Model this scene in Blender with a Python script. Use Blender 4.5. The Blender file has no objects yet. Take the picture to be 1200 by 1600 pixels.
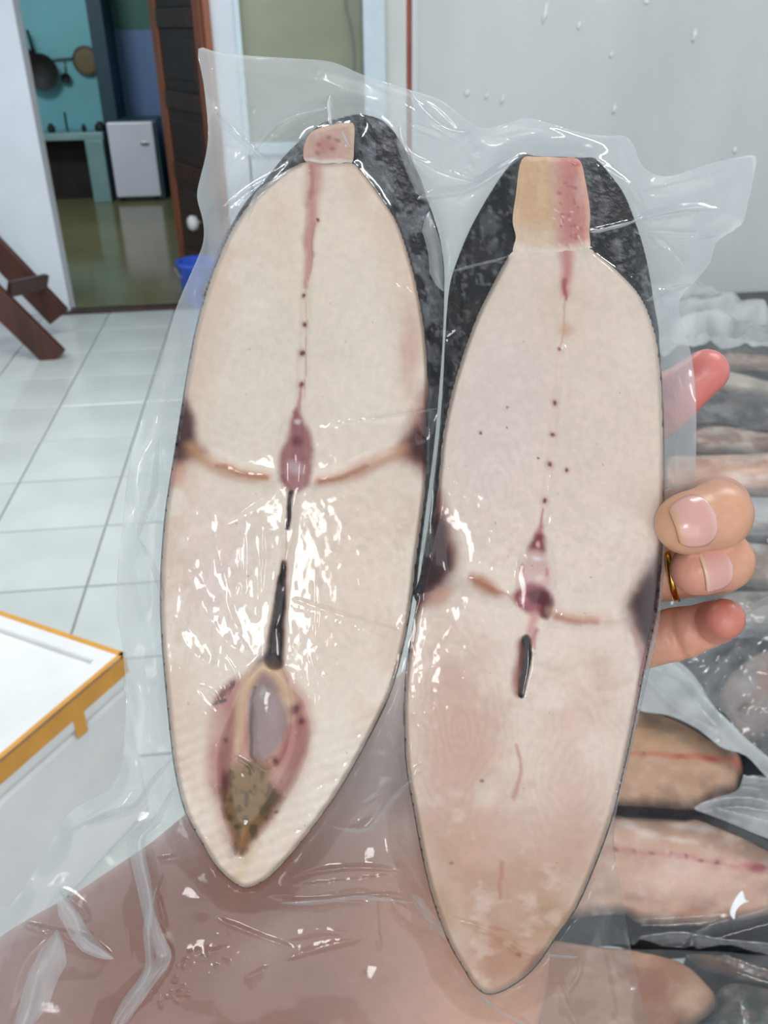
import bpy, bmesh, math, random
import numpy as np
from mathutils import Vector, Matrix
random.seed(7)
rng = np.random.RandomState(11)
scn = bpy.context.scene
COL = scn.collection
# ------------------------------------------------------------------ camera
F = 1400.0
PH, TH, RO = math.radians(29.05), math.radians(6.0), math.radians(.91)
CP = np.array([0, 0, 1.5])
FW = np.array([math.sin(TH) * math.cos(PH), math.cos(TH) * math.cos(PH), -math.sin(PH)])
_r0 = np.array([math.cos(TH), -math.sin(TH), 0.0]); _u0 = np.cross(_r0, FW)
RT = _r0 * math.cos(RO) - _u0 * math.sin(RO)
UP = _u0 * math.cos(RO) + _r0 * math.sin(RO)
cam = bpy.data.cameras.new('camera'); cam_o = bpy.data.objects.new('camera', cam); COL.objects.link(cam_o)
cam.sensor_fit = 'VERTICAL'; cam.sensor_height = 36.0; cam.sensor_width = 27.0
cam.lens = F / 1600 * 36.0
cam.clip_start = .01
M3 = np.column_stack([RT, UP, -FW])
cam_o.matrix_world = Matrix([list(M3[0]) + [CP[0]], list(M3[1]) + [CP[1]], list(M3[2]) + [CP[2]], [0, 0, 0, 1]])
cam.dof.use_dof = True; cam.dof.focus_distance = .252; cam.dof.aperture_fstop = 30
scn.camera = cam_o
# ------------------------------------------------------------------ world, lamps, exposure
scn.view_settings.view_transform = 'Standard'; scn.view_settings.look = 'None'
scn.view_settings.exposure = 0.0; scn.view_settings.gamma = 1.0; scn.view_settings.use_curve_mapping = False
w = bpy.data.worlds.new('world'); scn.world = w; w.use_nodes = True
w.node_tree.nodes['Background'].inputs[0].default_value = (.95, .975, 1, 1)
w.node_tree.nodes['Background'].inputs[1].default_value = .9
def area(name, loc, target, sx, sy, power, col=(1, 1, 1)):
    l = bpy.data.lights.new(name, 'AREA'); l.shape = 'RECTANGLE'; l.size = sx; l.size_y = sy; l.energy = power; l.color = col
    o = bpy.data.objects.new(name, l); COL.objects.link(o); o.location = loc
    o.rotation_euler = (Vector(target) - Vector(loc)).to_track_quat('-Z', 'Y').to_euler()
    return o
area('daylight_opening', (-.3, -2.9, 1.75), (0, 1.5, 1.2), 3.6, 2.3, 30, (.96, .98, 1))
area('unseen_lamp', tuple(CP + 2.1 * (-FW - .17 * RT - .10 * UP)), (0, .3, 1.35), .34, .5, 9, (1, .99, .97))  # unseen lamp placed so its glints fall on the left slab's film
area('unseen_lamp', (1.2, .9, 2.93), (1.2, 1.4, 0), 1.2, .12, 24, (1, 1, 1))  # added fill, unseen: brightens the right wall and the heap
area('unseen_lamp', tuple(CP + 2.1 * (-FW + .10 * RT + .40 * UP)), (0, .3, 1.35), 1.3, .07, 8, (1, 1, 1))  # unseen lamp placed so its reflection brightens the top film margin
area('unseen_lamp', (.2, 3.0, 2.93), (.2, 3.0, 0), 1.2, .12, 30, (.97, 1, 1))
area('unseen_lamp', (-1.2, 2.6, 2.93), (-1.2, 2.6, 0), 1.2, .12, 26, (.97, 1, 1))
area('kitchen_fill', (-2.0, 6.6, 2.5), (-2.0, 9, .9), .7, .5, 30, (.9, .96, 1))  # added fill light for the enclosed kitchen, no such lamp in view

# ------------------------------------------------------------------ helpers
def ray(x, y): return FW + RT * ((x - 600) / F) - UP * ((y - 800) / F)
def onz(x, y, z): d = ray(x, y); return CP + d * ((z - CP[2]) / d[2])
def ony(x, y, Y): d = ray(x, y); return CP + d * ((Y - CP[1]) / d[1])
def proj(p):
    d = np.asarray(p) - CP; z = d @ FW; return 600 + F * (d @ RT) / z, 800 - F * (d @ UP) / z
DB = .26   # distance of the bag's seam plane
def held(px, py, h):
    """points of the held bag: h mm in front of the seam plane"""
    z = DB - np.asarray(h) / 1000.0
    a = (np.asarray(px) - 600) / F * z; b = -(np.asarray(py) - 800) / F * z
    return CP + z[..., None] * FW + a[..., None] * RT + b[..., None] * UP
def lying(zp):
    def f(px, py, h):
        px, py, h = np.broadcast_arrays(np.asarray(px, float), np.asarray(py, float), np.asarray(h, float))
        d = FW + ((px - 600) / F)[..., None] * RT - ((py - 800) / F)[..., None] * UP
        p = CP + d * ((zp - CP[2]) / d[..., 2])[..., None]
        p[..., 2] += h / 1000.0
        return p
    return f
def lin(c):
    c = np.asarray(c, float) / 255
    return np.where(c <= .04045, c / 12.92, ((c + .055) / 1.055) ** 2.4)
def tagit(o, label=None, cat=None, group=None, kind=None):
    if label: o['label'] = label
    if cat: o['category'] = cat
    if group: o['group'] = group
    if kind: o['kind'] = kind
    return o
def empty(name, loc, label, cat, group=None):
    o = bpy.data.objects.new(name, None); COL.objects.link(o); o.location = [float(v) for v in loc]; o.empty_display_size = .02
    return tagit(o, label, cat, group)
def wloc(o):
    l = np.zeros(3)
    while o is not None: l += np.array(o.location); o = o.parent
    return l
def mk(name, verts, faces, mat, parent=None, smooth=True, col=None, attrs=None, origin=None):
    verts = np.asarray(verts, dtype=np.float64)
    off = wloc(parent) if parent is not None else np.array(origin if origin is not None else (0, 0, 0), float)
    v = verts - off
    me = bpy.data.meshes.new(name)
    if isinstance(faces, np.ndarray):
        n = faces.shape[1]
        me.vertices.add(len(v)); me.vertices.foreach_set('co', v.astype(np.float32).ravel())
        me.loops.add(faces.size); me.loops.foreach_set('vertex_index', faces.astype(np.int32).ravel())
        me.polygons.add(len(faces)); me.polygons.foreach_set('loop_start', np.arange(0, faces.size, n, dtype=np.int32))
        me.update(calc_edges=True)
    else:
        me.from_pydata([tuple(p) for p in v], [], faces); me.update()
    if smooth: me.polygons.foreach_set('use_smooth', np.ones(len(me.polygons), bool))
    if col is not None:
        a = me.color_attributes.new('col', 'FLOAT_COLOR', 'POINT')
        a.data.foreach_set('color', np.column_stack([col, np.ones(len(col))]).astype(np.float32).ravel())
    for k, x in (attrs or {}).items():
        a = me.attributes.new(k, 'FLOAT', 'POINT'); a.data.foreach_set('value', np.asarray(x, np.float32))
    me.materials.append(mat)
    o = bpy.data.objects.new(name, me); COL.objects.link(o)
    if parent is not None: o.parent = parent
    else: o.location = [float(t) for t in off]
    return o
# --- box soup builder
class MB:
    def __init__(s): s.bm = bmesh.new()
    def box(s, c, size, rz=0, bev=0, seg=2, rot=None):
        t = bmesh.new(); bmesh.ops.create_cube(t, size=1)
        for v in t.verts: v.co = Vector((v.co.x * size[0], v.co.y * size[1], v.co.z * size[2]))
        if bev: bmesh.ops.bevel(t, geom=t.edges[:], offset=bev, segments=seg, affect='EDGES', profile=.5)
        m = Matrix.Translation(Vector([float(q) for q in c])) @ (rot.to_4x4() if rot is not None else Matrix.Rotation(rz, 4, 'Z'))
        bmesh.ops.transform(t, matrix=m, verts=t.verts); s._add(t); return s
    def lathe(s, prof, c=(0, 0, 0), n=32, m=None):
        t = bmesh.new(); rings = []
        for r, z in prof:
            rings.append([t.verts.new((r * math.cos(2 * math.pi * k / n), r * math.sin(2 * math.pi * k / n), z)) for k in range(n)])
        for a, b in zip(rings, rings[1:]):
            for k in range(n): t.faces.new((a[k], a[(k + 1) % n], b[(k + 1) % n], b[k]))
        t.faces.new(rings[0][::-1]); t.faces.new(rings[-1])
        mm = Matrix.Translation(Vector([float(q) for q in c])) @ (m or Matrix.Identity(4))
        bmesh.ops.transform(t, matrix=mm, verts=t.verts); s._add(t); return s
    def tube(s, pts, r, n=10):
        t = bmesh.new(); rings = []
        P = [Vector([float(q) for q in p]) for p in pts]
        for i, p in enumerate(P):
            d = (P[min(i + 1, len(P) - 1)] - P[max(i - 1, 0)]).normalized()
            a = d.orthogonal().normalized(); b = d.cross(a)
            if i and (a.dot(la) < .9):
                a = (la - d * la.dot(d)).normalized(); b = d.cross(a)
            la = a; rr = r[i] if isinstance(r, (list, tuple)) else r
            rings.append([t.verts.new(p + a * rr * math.cos(2 * math.pi * k / n) + b * rr * math.sin(2 * math.pi * k / n)) for k in range(n)])
        for a, b in zip(rings, rings[1:]):
            for k in range(n): t.faces.new((a[k], a[(k + 1) % n], b[(k + 1) % n], b[k]))
        t.faces.new(rings[0][::-1]); t.faces.new(rings[-1]); s._add(t); return s
    def _add(s, t):
        me = bpy.data.meshes.new('tmp'); t.to_mesh(me); t.free(); s.bm.from_mesh(me); bpy.data.meshes.remove(me)
    def build(s, name, mat, parent=None, smooth=False, origin=None):
        off = Vector(wloc(parent)) if parent is not None else Vector([float(q) for q in (origin or (0, 0, 0))])
        bmesh.ops.translate(s.bm, verts=s.bm.verts, vec=-off)
        bmesh.ops.recalc_face_normals(s.bm, faces=s.bm.faces)
        me = bpy.data.meshes.new(name); s.bm.to_mesh(me); s.bm.free()
        if smooth: me.polygons.foreach_set('use_smooth', np.ones(len(me.polygons), bool))
        me.materials.append(mat)
        o = bpy.data.objects.new(name, me); COL.objects.link(o)
        if parent is not None: o.parent = parent
        else: o.location = off
        return o
def struct(o): o['kind'] = 'structure'; return o
# --- noise, polygons, distances
_tab = rng.rand(256, 256)
def vn(x, y, s=0):
    x = x + s * 37.3; y = y + s * 17.9
    xi = np.floor(x).astype(int); yi = np.floor(y).astype(int); fx = x - xi; fy = y - yi
    fx = fx * fx * (3 - 2 * fx); fy = fy * fy * (3 - 2 * fy)
    g = lambda a, b: _tab[a & 255, b & 255]
    return (g(xi, yi) * (1 - fx) + g(xi + 1, yi) * fx) * (1 - fy) + (g(xi, yi + 1) * (1 - fx) + g(xi + 1, yi + 1) * fx) * fy - .5
def fbm(x, y, s=0, o=4):
    r = 0; a = 1.0
    for k in range(o): r = r + a * vn(x * 2 ** k, y * 2 ** k, s + k * 3); a *= .5
    return r
def catmull(pts, closed=True, n=5):
    P = np.array(pts, float); N = len(P); out = []
    for i in range(N if closed else N - 1):
        if closed: a, b, c, d = P[(i - 1) % N], P[i], P[(i + 1) % N], P[(i + 2) % N]
        else: a, b, c, d = P[max(i - 1, 0)], P[i], P[i + 1], P[min(i + 2, N - 1)]
        for t in np.arange(n) / n:
            out.append(.5 * (2 * b + (c - a) * t + (2 * a - 5 * b + 4 * c - d) * t ** 2 + (3 * b - a - 3 * c + d) * t ** 3))
    if not closed: out.append(P[-1])
    return np.array(out)
def polydist(x, y, pts, closed=False, val=None):
    """distance to a polyline (and, with val, the value interpolated at the nearest point)"""
    P = np.asarray(pts, float); N = len(P); best = np.full(x.shape, 1e18); bv = np.zeros(x.shape) if val is not None else None
    for i in range(N if closed else N - 1):
        a = P[i]; b = P[(i + 1) % N]; e = b - a; L = e @ e + 1e-12
        t = np.clip(((x - a[0]) * e[0] + (y - a[1]) * e[1]) / L, 0, 1)
        d = (x - a[0] - t * e[0]) ** 2 + (y - a[1] - t * e[1]) ** 2
        m = d < best; best = np.where(m, d, best)
        if val is not None: bv = np.where(m, val[i] + (val[(i + 1) % N] - val[i]) * t, bv)
    return (np.sqrt(best), bv) if val is not None else np.sqrt(best)
def sdf(x, y, P):
    d = polydist(x, y, P, True); ins = np.zeros(x.shape, bool); N = len(P)
    for i in range(N):
        a = P[i]; b = P[(i + 1) % N]
        if a[1] == b[1]: continue
        c = ((a[1] > y) != (b[1] > y)) & (x < (b[0] - a[0]) * (y - a[1]) / (b[1] - a[1]) + a[0]); ins ^= c
    return np.where(ins, -d, d)
def sst(a, b, x): t = np.clip((x - a) / (b - a), 0, 1); return t * t * (3 - 2 * t)
class Grid:
    """quads of a px lattice inside a signed distance field; border vertices are moved onto the outline"""
    def __init__(s, fn, x0, y0, x1, y1, st):
        xs = np.arange(x0, x1 + st, st, float); ys = np.arange(y0, y1 + st, st, float)
        s.X, s.Y = np.meshgrid(xs, ys); D = fn(s.X, s.Y); H, W = D.shape
        act = (D[:-1, :-1] < 0) | (D[1:, :-1] < 0) | (D[:-1, 1:] < 0) | (D[1:, 1:] < 0)
        idx = np.arange(H * W).reshape(H, W)
        q = np.stack([idx[:-1, :-1][act], idx[1:, :-1][act], idx[1:, 1:][act], idx[:-1, 1:][act]], 1)
        used = np.unique(q); mp = np.full(H * W, -1); mp[used] = np.arange(len(used)); s.q = mp[q]; s.used = used
        x = s.X.ravel()[used].copy(); y = s.Y.ravel()[used].copy(); d = D.ravel()[used]
        for _ in range(2):
            o = d > 0
            if not o.any(): break
            e = .5; gx = (fn(x[o] + e, y[o]) - fn(x[o] - e, y[o])); gy = (fn(x[o], y[o] + e) - fn(x[o], y[o] - e))
            n = np.maximum(np.hypot(gx, gy), 1e-6); x[o] -= d[o] * gx / n; y[o] -= d[o] * gy / n
            d = d.copy(); d[o] = fn(x[o], y[o])
        s.x, s.y, s.d = x, y, np.minimum(d, 0)
class Paint:
    def __init__(s, x, y, base, seed=0, warp=3.4):
        s.x0, s.y0 = x, y
        s.x = x + warp * 1.6 * fbm(x / 34, y / 34, seed, 3) + 1.2 * fbm(x / 6, y / 6, seed + 1, 2); s.y = y + warp * 1.6 * fbm(x / 34, y / 34, seed + 5, 3) + 1.2 * fbm(x / 6, y / 6, seed + 6, 2)
        s.c = np.tile(lin(base), (len(x), 1))
    def mix(s, m, col): m = np.clip(m, 0, 1)[:, None]; s.c = s.c * (1 - m) + lin(col) * m
    def stroke(s, pts, wd, col, a=1.0, hard=.05, smooth=True):
        wd = list(wd) if hasattr(wd, '__len__') else [wd] * len(pts)
        if smooth and len(pts) > 2:
            pts2 = catmull(pts, False, 4); wd = np.interp(np.linspace(0, len(pts) - 1, len(pts2)), np.arange(len(pts)), wd); pts = pts2
        d, wv = polydist(s.x, s.y, pts, False, wd)
        s.mix(a * (1 - sst(hard, 1, d / np.maximum(wv, .5))), col)
    def blob(s, cx, cy, rx, ry, ang, col, a=1.0, hard=.2):
        t = math.radians(ang); dx, dy = s.x - cx, s.y - cy
        u = dx * math.cos(t) + dy * math.sin(t); v = -dx * math.sin(t) + dy * math.cos(t)
        s.mix(a * (1 - sst(hard, 1, np.hypot(u / rx, v / ry))), col)
    def poly(s, pts, col, a=1.0, soft=6):
        soft = soft * 1.6
        s.mix(a * sst(soft, -soft, sdf(s.x, s.y, catmull(pts))), col)
    def noise(s, sc, amp, seed=1, o=4, sy=None):
        s.c = s.c * (1 + amp * fbm(s.x0 / sc, s.y0 / (sy or sc), seed, o))[:, None]
# ------------------------------------------------------------------ materials
def mat(name, col=(200, 200, 200), rough=.5, attr=False, noise=0, nscale=20, bump=0, bscale=60, sss=0, coat=0, metal=0, spec=.5, col2=None, stretch=None):
    m = bpy.data.materials.new(name); m.use_nodes = True; nt = m.node_tree; b = nt.nodes['Principled BSDF']; L = nt.links.new
    b.inputs['Roughness'].default_value = rough; b.inputs['Metallic'].default_value = metal; b.inputs['Specular IOR Level'].default_value = spec
    if coat: b.inputs['Coat Weight'].default_value = coat; b.inputs['Coat Roughness'].default_value = .08
    if sss:
        b.inputs['Subsurface Weight'].default_value = sss; b.inputs['Subsurface Radius'].default_value = (1, .5, .35); b.inputs['Subsurface Scale'].default_value = .003
    tc = nt.nodes.new('ShaderNodeTexCoord'); vec = tc.outputs['Object']
    if stretch:
        mp = nt.nodes.new('ShaderNodeMapping'); mp.inputs['Scale'].default_value = stretch; L(vec, mp.inputs[0]); vec = mp.outputs[0]
    if attr:
        a = nt.nodes.new('ShaderNodeAttribute'); a.attribute_name = 'col'; src = a.outputs['Color']
    else:
        c = nt.nodes.new('ShaderNodeRGB'); c.outputs[0].default_value = (*lin(col), 1); src = c.outputs[0]
    if noise:
        n = nt.nodes.new('ShaderNodeTexNoise'); n.inputs['Scale'].default_value = nscale; n.inputs['Detail'].default_value = 5; L(vec, n.inputs['Vector'])
        if col2 is not None:
            rp = nt.nodes.new('ShaderNodeMapRange'); rp.inputs[1].default_value = .42; rp.inputs[2].default_value = .66; rp.inputs[4].default_value = noise
            L(n.outputs['Fac'], rp.inputs[0])
            mx = nt.nodes.new('ShaderNodeMix'); mx.data_type = 'RGBA'; L(rp.outputs[0], mx.inputs[0]); L(src, mx.inputs[6]); mx.inputs[7].default_value = (*lin(col2), 1); src = mx.outputs[2]
        else:
            rp = nt.nodes.new('ShaderNodeMapRange'); rp.inputs[1].default_value = .3; rp.inputs[2].default_value = .7; rp.inputs[3].default_value = 1 - noise; rp.inputs[4].default_value = 1 + noise * .6
            L(n.outputs['Fac'], rp.inputs[0])
            mx = nt.nodes.new('ShaderNodeMix'); mx.data_type = 'RGBA'; mx.blend_type = 'MULTIPLY'; mx.inputs[0].default_value = 1; L(src, mx.inputs[6]); L(rp.outputs[0], mx.inputs[7]); src = mx.outputs[2]
    L(src, b.inputs['Base Color'])
    if bump:
        n2 = nt.nodes.new('ShaderNodeTexNoise'); n2.inputs['Scale'].default_value = bscale; n2.inputs['Detail'].default_value = 4; L(vec, n2.inputs['Vector'])
        bp = nt.nodes.new('ShaderNodeBump'); bp.inputs['Strength'].default_value = bump; bp.inputs['Distance'].default_value = .002; L(n2.outputs['Fac'], bp.inputs['Height']); L(bp.outputs[0], b.inputs['Normal'])
    return m
def film_mat(name, haze=.2, attr=False, rough=.07, tint=(236, 240, 240), bump=.25, bscale=300, spec=1.0):
    """thin clear plastic: transparent, a little milky, glossy on both faces"""
    m = bpy.data.materials.new(name); m.use_nodes = True; nt = m.node_tree; nt.nodes.clear(); L = nt.links.new; N = nt.nodes.new
    out = N('ShaderNodeOutputMaterial'); tr = N('ShaderNodeBsdfTransparent'); tr.inputs[0].default_value = (.97, .975, .975, 1)
    di = N('ShaderNodeBsdfDiffuse'); di.inputs[0].default_value = (*lin(tint), 1); tl = N('ShaderNodeBsdfTranslucent'); tl.inputs[0].default_value = (*lin(tint), 1)
    gl = N('ShaderNodeBsdfGlossy'); gl.inputs['Roughness'].default_value = rough
    m0 = N('ShaderNodeMixShader'); m0.inputs[0].default_value = .35; L(di.outputs[0], m0.inputs[1]); L(tl.outputs[0], m0.inputs[2])
    m1 = N('ShaderNodeMixShader'); L(tr.outputs[0], m1.inputs[1]); L(m0.outputs[0], m1.inputs[2])
    tc = N('ShaderNodeTexCoord')
    if attr:
        a = N('ShaderNodeAttribute'); a.attribute_name = 'haze'; L(a.outputs['Fac'], m1.inputs[0])
    else: m1.inputs[0].default_value = haze
    lw = N('ShaderNodeLayerWeight'); lw.inputs['Blend'].default_value = .5
    pw = N('ShaderNodeMath'); pw.operation = 'POWER'; pw.inputs[1].default_value = 4.0; L(lw.outputs['Facing'], pw.inputs[0])
    mr = N('ShaderNodeMapRange'); mr.inputs[3].default_value = .038 * spec; mr.inputs[4].default_value = .8; L(pw.outputs[0], mr.inputs[0])
    m2 = N('ShaderNodeMixShader'); L(mr.outputs[0], m2.inputs[0]); L(m1.outputs[0], m2.inputs[1]); L(gl.outputs[0], m2.inputs[2])
    if bump:
        n2 = N('ShaderNodeTexNoise'); n2.inputs['Scale'].default_value = bscale; n2.inputs['Detail'].default_value = 3; L(tc.outputs['Object'], n2.inputs['Vector'])
        bp = N('ShaderNodeBump'); bp.inputs['Strength'].default_value = bump; bp.inputs['Distance'].default_value = .0006; L(n2.outputs['Fac'], bp.inputs['Height'])
        L(bp.outputs[0], gl.inputs['Normal']); L(bp.outputs[0], lw.inputs['Normal'])
    L(m2.outputs[0], out.inputs[0]); return m
M = dict(
    flesh=mat('fish_flesh', attr=True, rough=.42, noise=.05, nscale=500, sss=.12, bump=.04, bscale=700, spec=.1),
    skin_dark=mat('fish_skin', attr=True, rough=.35, noise=.25, nscale=260, bump=.5, bscale=420, spec=.2),
    film=film_mat('vacuum_film', attr=True, bump=.06, bscale=420),
    film_back=film_mat('vacuum_film_back', attr=True, rough=.12, bump=.06, spec=.5),
    film_pile=film_mat('pile_film', attr=True, rough=.13, bump=.05, bscale=60, spec=1.2),
    hand=mat('human_skin', attr=True, rough=.36, noise=.06, nscale=350, sss=.15, bump=.05, bscale=600),
    nail=mat('fingernail', attr=True, rough=.22, coat=.3),
    gold=mat('gold', (214, 160, 70), rough=.18, metal=1),
    wall=mat('painted_wall', (206, 211, 210), .6, noise=.16, nscale=2.2, bump=.15, bscale=25, stretch=(1, 1, .35)),
    wall_white=mat('white_wall', (226, 232, 240), .6, noise=.08, nscale=2, bump=.1),
    teal=mat('teal_wall', (118, 184, 194), .6, noise=.12, nscale=1.5),
    blue=mat('lilac_blue_wall', (112, 142, 186), .6, noise=.1, nscale=1.5),
    green=mat('green_paint', (70, 120, 110), .6, noise=.1),
    tile=mat('floor_tile', (208, 213, 209), .16, noise=.10, nscale=3, col2=None),
    grout=mat('tile_grout', (150, 156, 154), .8, noise=.2, nscale=30),
    kfloor=mat('kitchen_floor', (136, 130, 92), .14, noise=.2, nscale=1.2),
    wood=mat('brown_wood', (78, 44, 36), .4, noise=.4, nscale=14, stretch=(1, 1, .12)),
    wood_dark=mat('dark_wood', (66, 40, 36), .4, noise=.35, nscale=10, stretch=(1, 1, .15)),
    wood_light=mat('orange_wood', (150, 88, 60), .45, noise=.25, nscale=12, stretch=(1, 1, .12)),
    frame=mat('white_blue_paint', (214, 228, 236), .4, noise=.05),
    offwhite=mat('offwhite_wall', (222, 224, 220), .6, noise=.07, nscale=2),
    olive=mat('olive_glass', (150, 154, 132), .3, noise=.12, nscale=3),
    red=mat('red_pipe', (150, 78, 66), .5, noise=.2),
    cable=mat('dark_cable', (120, 124, 118), .5),
    foam=mat('white_foam', (236, 236, 234), .6, noise=.07, nscale=7, bump=.3, bscale=90),
    tape=mat('orange_tape', (226, 160, 60), .35, noise=.12, nscale=16),
    metal=mat('steel', (150, 152, 152), .3, metal=.8, noise=.1),
    black=mat('black_iron', (20, 20, 22), .6, noise=.2),
    wicker=mat('woven_bamboo', (112, 96, 66), .6, noise=.4, nscale=60),
    fridge=mat('fridge_white', (226, 226, 240), .3, noise=.05, nscale=4),
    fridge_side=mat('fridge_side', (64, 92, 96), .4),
    dark_teal=mat('dark_teal_paint', (44, 70, 84), .6),
    darkhole=mat('dark_hollow', (40, 34, 34), .8, noise=.4, nscale=8),  # darkness of the hollow under the counter, put into the colour
    counter=mat('tiled_counter', (132, 168, 170), .35, noise=.15, nscale=6),
    bucket=mat('blue_plastic', (58, 100, 214), .35, noise=.06),
    bluebox=mat('blue_cloth', (40, 110, 190), .5),
    white=mat('white_plastic', (240, 240, 240), .35),
    tabletop=mat('grey_tabletop', (64, 66, 68), .35, noise=.3, nscale=14),
)
# ------------------------------------------------------------------ the room
YB = 5.30          # back wall
DX0 = ony(64, 240, YB)[0]; DX1 = ony(322, 75, YB)[0]
WX0 = ony(373, 20, YB)[0]; WX1 = ony(566, 20, YB)[0]; FX1 = ony(600, 20, YB)[0]
RX = ony(640, 60, 2.42)[0]
fl = struct(MB().box((-.2, 1.2, -.02), (6.4, 8.4, .032)).build('floor', M['grout'], origin=(-.2, 1.2, 0)))
tme = None
T = .372
for i in range(-4, 5):
    for j in range(-1, 11):
        x0 = -.661 + i * T; y0 = 2.345 + (j - 3) * T
        fy = min(1, (YB - .005 - y0) / T)
        if fy < .2: continue
        if tme is None:
            o = MB().box((0, 0, 0), (T - .006, T - .006, .012), bev=.002, seg=1).build('tile', M['tile']); tme = o.data
        else:
            o = bpy.data.objects.new('tile', tme); COL.objects.link(o)
        o.parent = fl; o.scale.y = fy; o.location = (x0 + T / 2 + .2, y0 + T * fy / 2 - 1.2, -.003 + random.uniform(-.0006, .0006))
struct(MB().box((-1.6, 8.0, -.02), (5.2, 5.1, .04)).build('floor_kitchen', M['kfloor'], origin=(-1.6, 8, 0)))
struct(MB().box((-.65, YB + .02, .004), (1.5, .1, .03), bev=.006).build('trim_1', M['wood_dark'], origin=(-.65, YB + .02, 0)))
wb = MB()
wb.box(((-2.5 + DX0) / 2, YB + .07, 1.5), (DX0 + 2.5, .14, 3.0), bev=.004)
wb.box(((DX0 + DX1) / 2, YB + .07, 2.55), (DX1 - DX0, .14, .9))
wb.box(((DX1 + WX0) / 2 + .012, YB + .07, 1.5), (WX0 - DX1 - .02, .14, 3.0))
wb.box(((WX0 + WX1) / 2, YB + .07, .45), (WX1 - WX0 + .02, .14, .9))
wb.box(((WX0 + WX1) / 2, YB + .07, 2.7), (WX1 - WX0 + .02, .14, .6))
struct(wb.build('wall_back', M['wall_white'], origin=(0, YB, 0)))
struct(MB().box(((WX1 + 3.2) / 2 + .06, YB + .07, 1.5), (3.2 - WX1, .14, 3.0)).build('wall_back_right', M['offwhite'], origin=(1, YB, 0)))
wr = MB(); wr.box(((RX + 3.0) / 2 + .02, 2.48, 1.5), (3.0 - RX, .12, 3.0), bev=.004)
struct(wr.build('wall_right', M['wall'], origin=(RX, 2.42, 0)))
struct(MB().box((-2.45, 1.2, 1.5), (.12, 8.4, 3)).build('wall_left', M['wall_white'], origin=(-2.45, 1.2, 0)))
struct(MB().box((3.0, -.3, 1.5), (.12, 5.5, 3)).build('wall_side', M['wall_white'], origin=(3, -.3, 0)))
struct(MB().box((.2, 1.2, 3.04), (5.8, 8.4, .08)).build('ceiling', M['wall_white'], origin=(.2, 1.2, 3)))
# pale flecks of old plaster on the right wall
for k, (px, py, rw, rh) in enumerate([(852, 20, 5, 24), (905, 40, 4, 10), (1085, 55, 4, 16), (960, 170, 4, 12), (1148, 235, 4, 8), (730, 145, 6, 9), (785, 155, 4, 12), (1010, 3, 6, 5), (955, 85, 4, 8), (760, 150, 4, 8)]):
    n = 14; c0 = []
    for q in range(n):
        rr = 1 + .35 * math.sin(q * 2.3 + k); a = 2 * math.pi * q / n
        c0.append(ony(px + rw * .7 * rr * math.cos(a) - .15 * rh * rr * math.sin(a), py + rh * .7 * rr * math.sin(a), 2.419))
    v = [p - np.array([0, .0012, 0]) for p in c0] + [p for p in c0] + [np.mean(c0, 0) - np.array([0, .0018, 0])]
    f = [(q, (q + 1) % n, 2 * n) for q in range(n)] + [(q, q + n, (q + 1) % n + n, (q + 1) % n) for q in range(n)]
    o = mk('plaster_patch', v, f, M['foam'], bpy.data.objects['wall_right'])
# red pipe on the corner of the right wall
p0 = ony(637, 60, 2.41)
tagit(MB().tube([(p0[0] + .004, 2.412, .02), (p0[0] + .004, 2.412, 2.95)], .007, 12).build('wall_pipe', M['red'], smooth=True, origin=(p0[0], 2.412, 0)),
      'thin red-brown pipe running up the left edge of the grey wall', 'pipe')
# window in the back wall
wn = struct(MB().box(((WX0 + WX1) / 2, YB + .06, 1.65), (WX1 - WX0, .012, 1.5)).build('window_1', M['olive'], origin=((WX0 + WX1) / 2, YB, .9)))
wf = MB()
wf.box(((WX1 + FX1) / 2, YB - .01, 1.65), (FX1 - WX1, .09, 1.62), bev=.006); wf.box((WX0 - .01, YB + .0, 1.65), (.03, .06, 1.62), bev=.006)
wf.box(((WX0 + WX1) / 2, YB, .87), (WX1 - WX0 + .04, .08, .06), bev=.006); wf.box(((WX0 + WX1) / 2, YB, 2.43), (WX1 - WX0 + .04, .08, .06), bev=.006)
wf.build('window_frame', M['frame'], wn)
cpts = [ony(538, -30, YB - .02), ony(541, 10, YB - .02), ony(549, 45, YB - .02), ony(554, 90, YB - .02), ony(553, 130, YB - .02), ony(560, 190, YB - .02)]
tagit(MB().tube(catmull(cpts, False, 5), .006, 8).build('cable', M['cable'], smooth=True, origin=tuple(cpts[0])), 'thin dark cable hanging down over the olive window pane', 'cable')
# kitchen behind the doorway
YK = 9.30
kx = ony(152, 100, YK)[0]; kx2 = kx + .12
struct(MB().box(((kx - 4.0) / 2, YK + .06, 1.4), (kx + 4.0, .12, 2.8)).build('wall_kitchen', M['teal'], origin=(kx, YK, 0)))
struct(MB().box((kx + .06, YK + .2, 1.4), (.13, .62, 2.8), bev=.004).build('trim_2', M['dark_teal'], origin=(kx, YK, 0)))
YK2 = 9.75
zg = ony(200, 47, YK2)[2]
struct(MB().box((kx + 1.4, YK2 + .06, zg / 2), (2.8, .12, zg)).build('wall_kitchen_recess', M['blue'], origin=(kx + 1, YK2, 0)))
struct(MB().box((kx + 1.4, YK2 + .06, (zg + 2.8) / 2), (2.8, .12, 2.8 - zg)).build('wall_kitchen_upper', M['green'], origin=(kx + 1, YK2, zg)))
struct(MB().box((kx + 1.1, YK2 - .01, zg + .02), (1.2, .03, .03), bev=.004).build('trim_3', M['frame'], origin=(kx + 1, YK2, zg)))
struct(MB().box((-4.0, 7.6, 1.4), (.12, 4.6, 2.8)).build('wall_kitchen_left', M['teal'], origin=(-4, 7.6, 0)))
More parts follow.
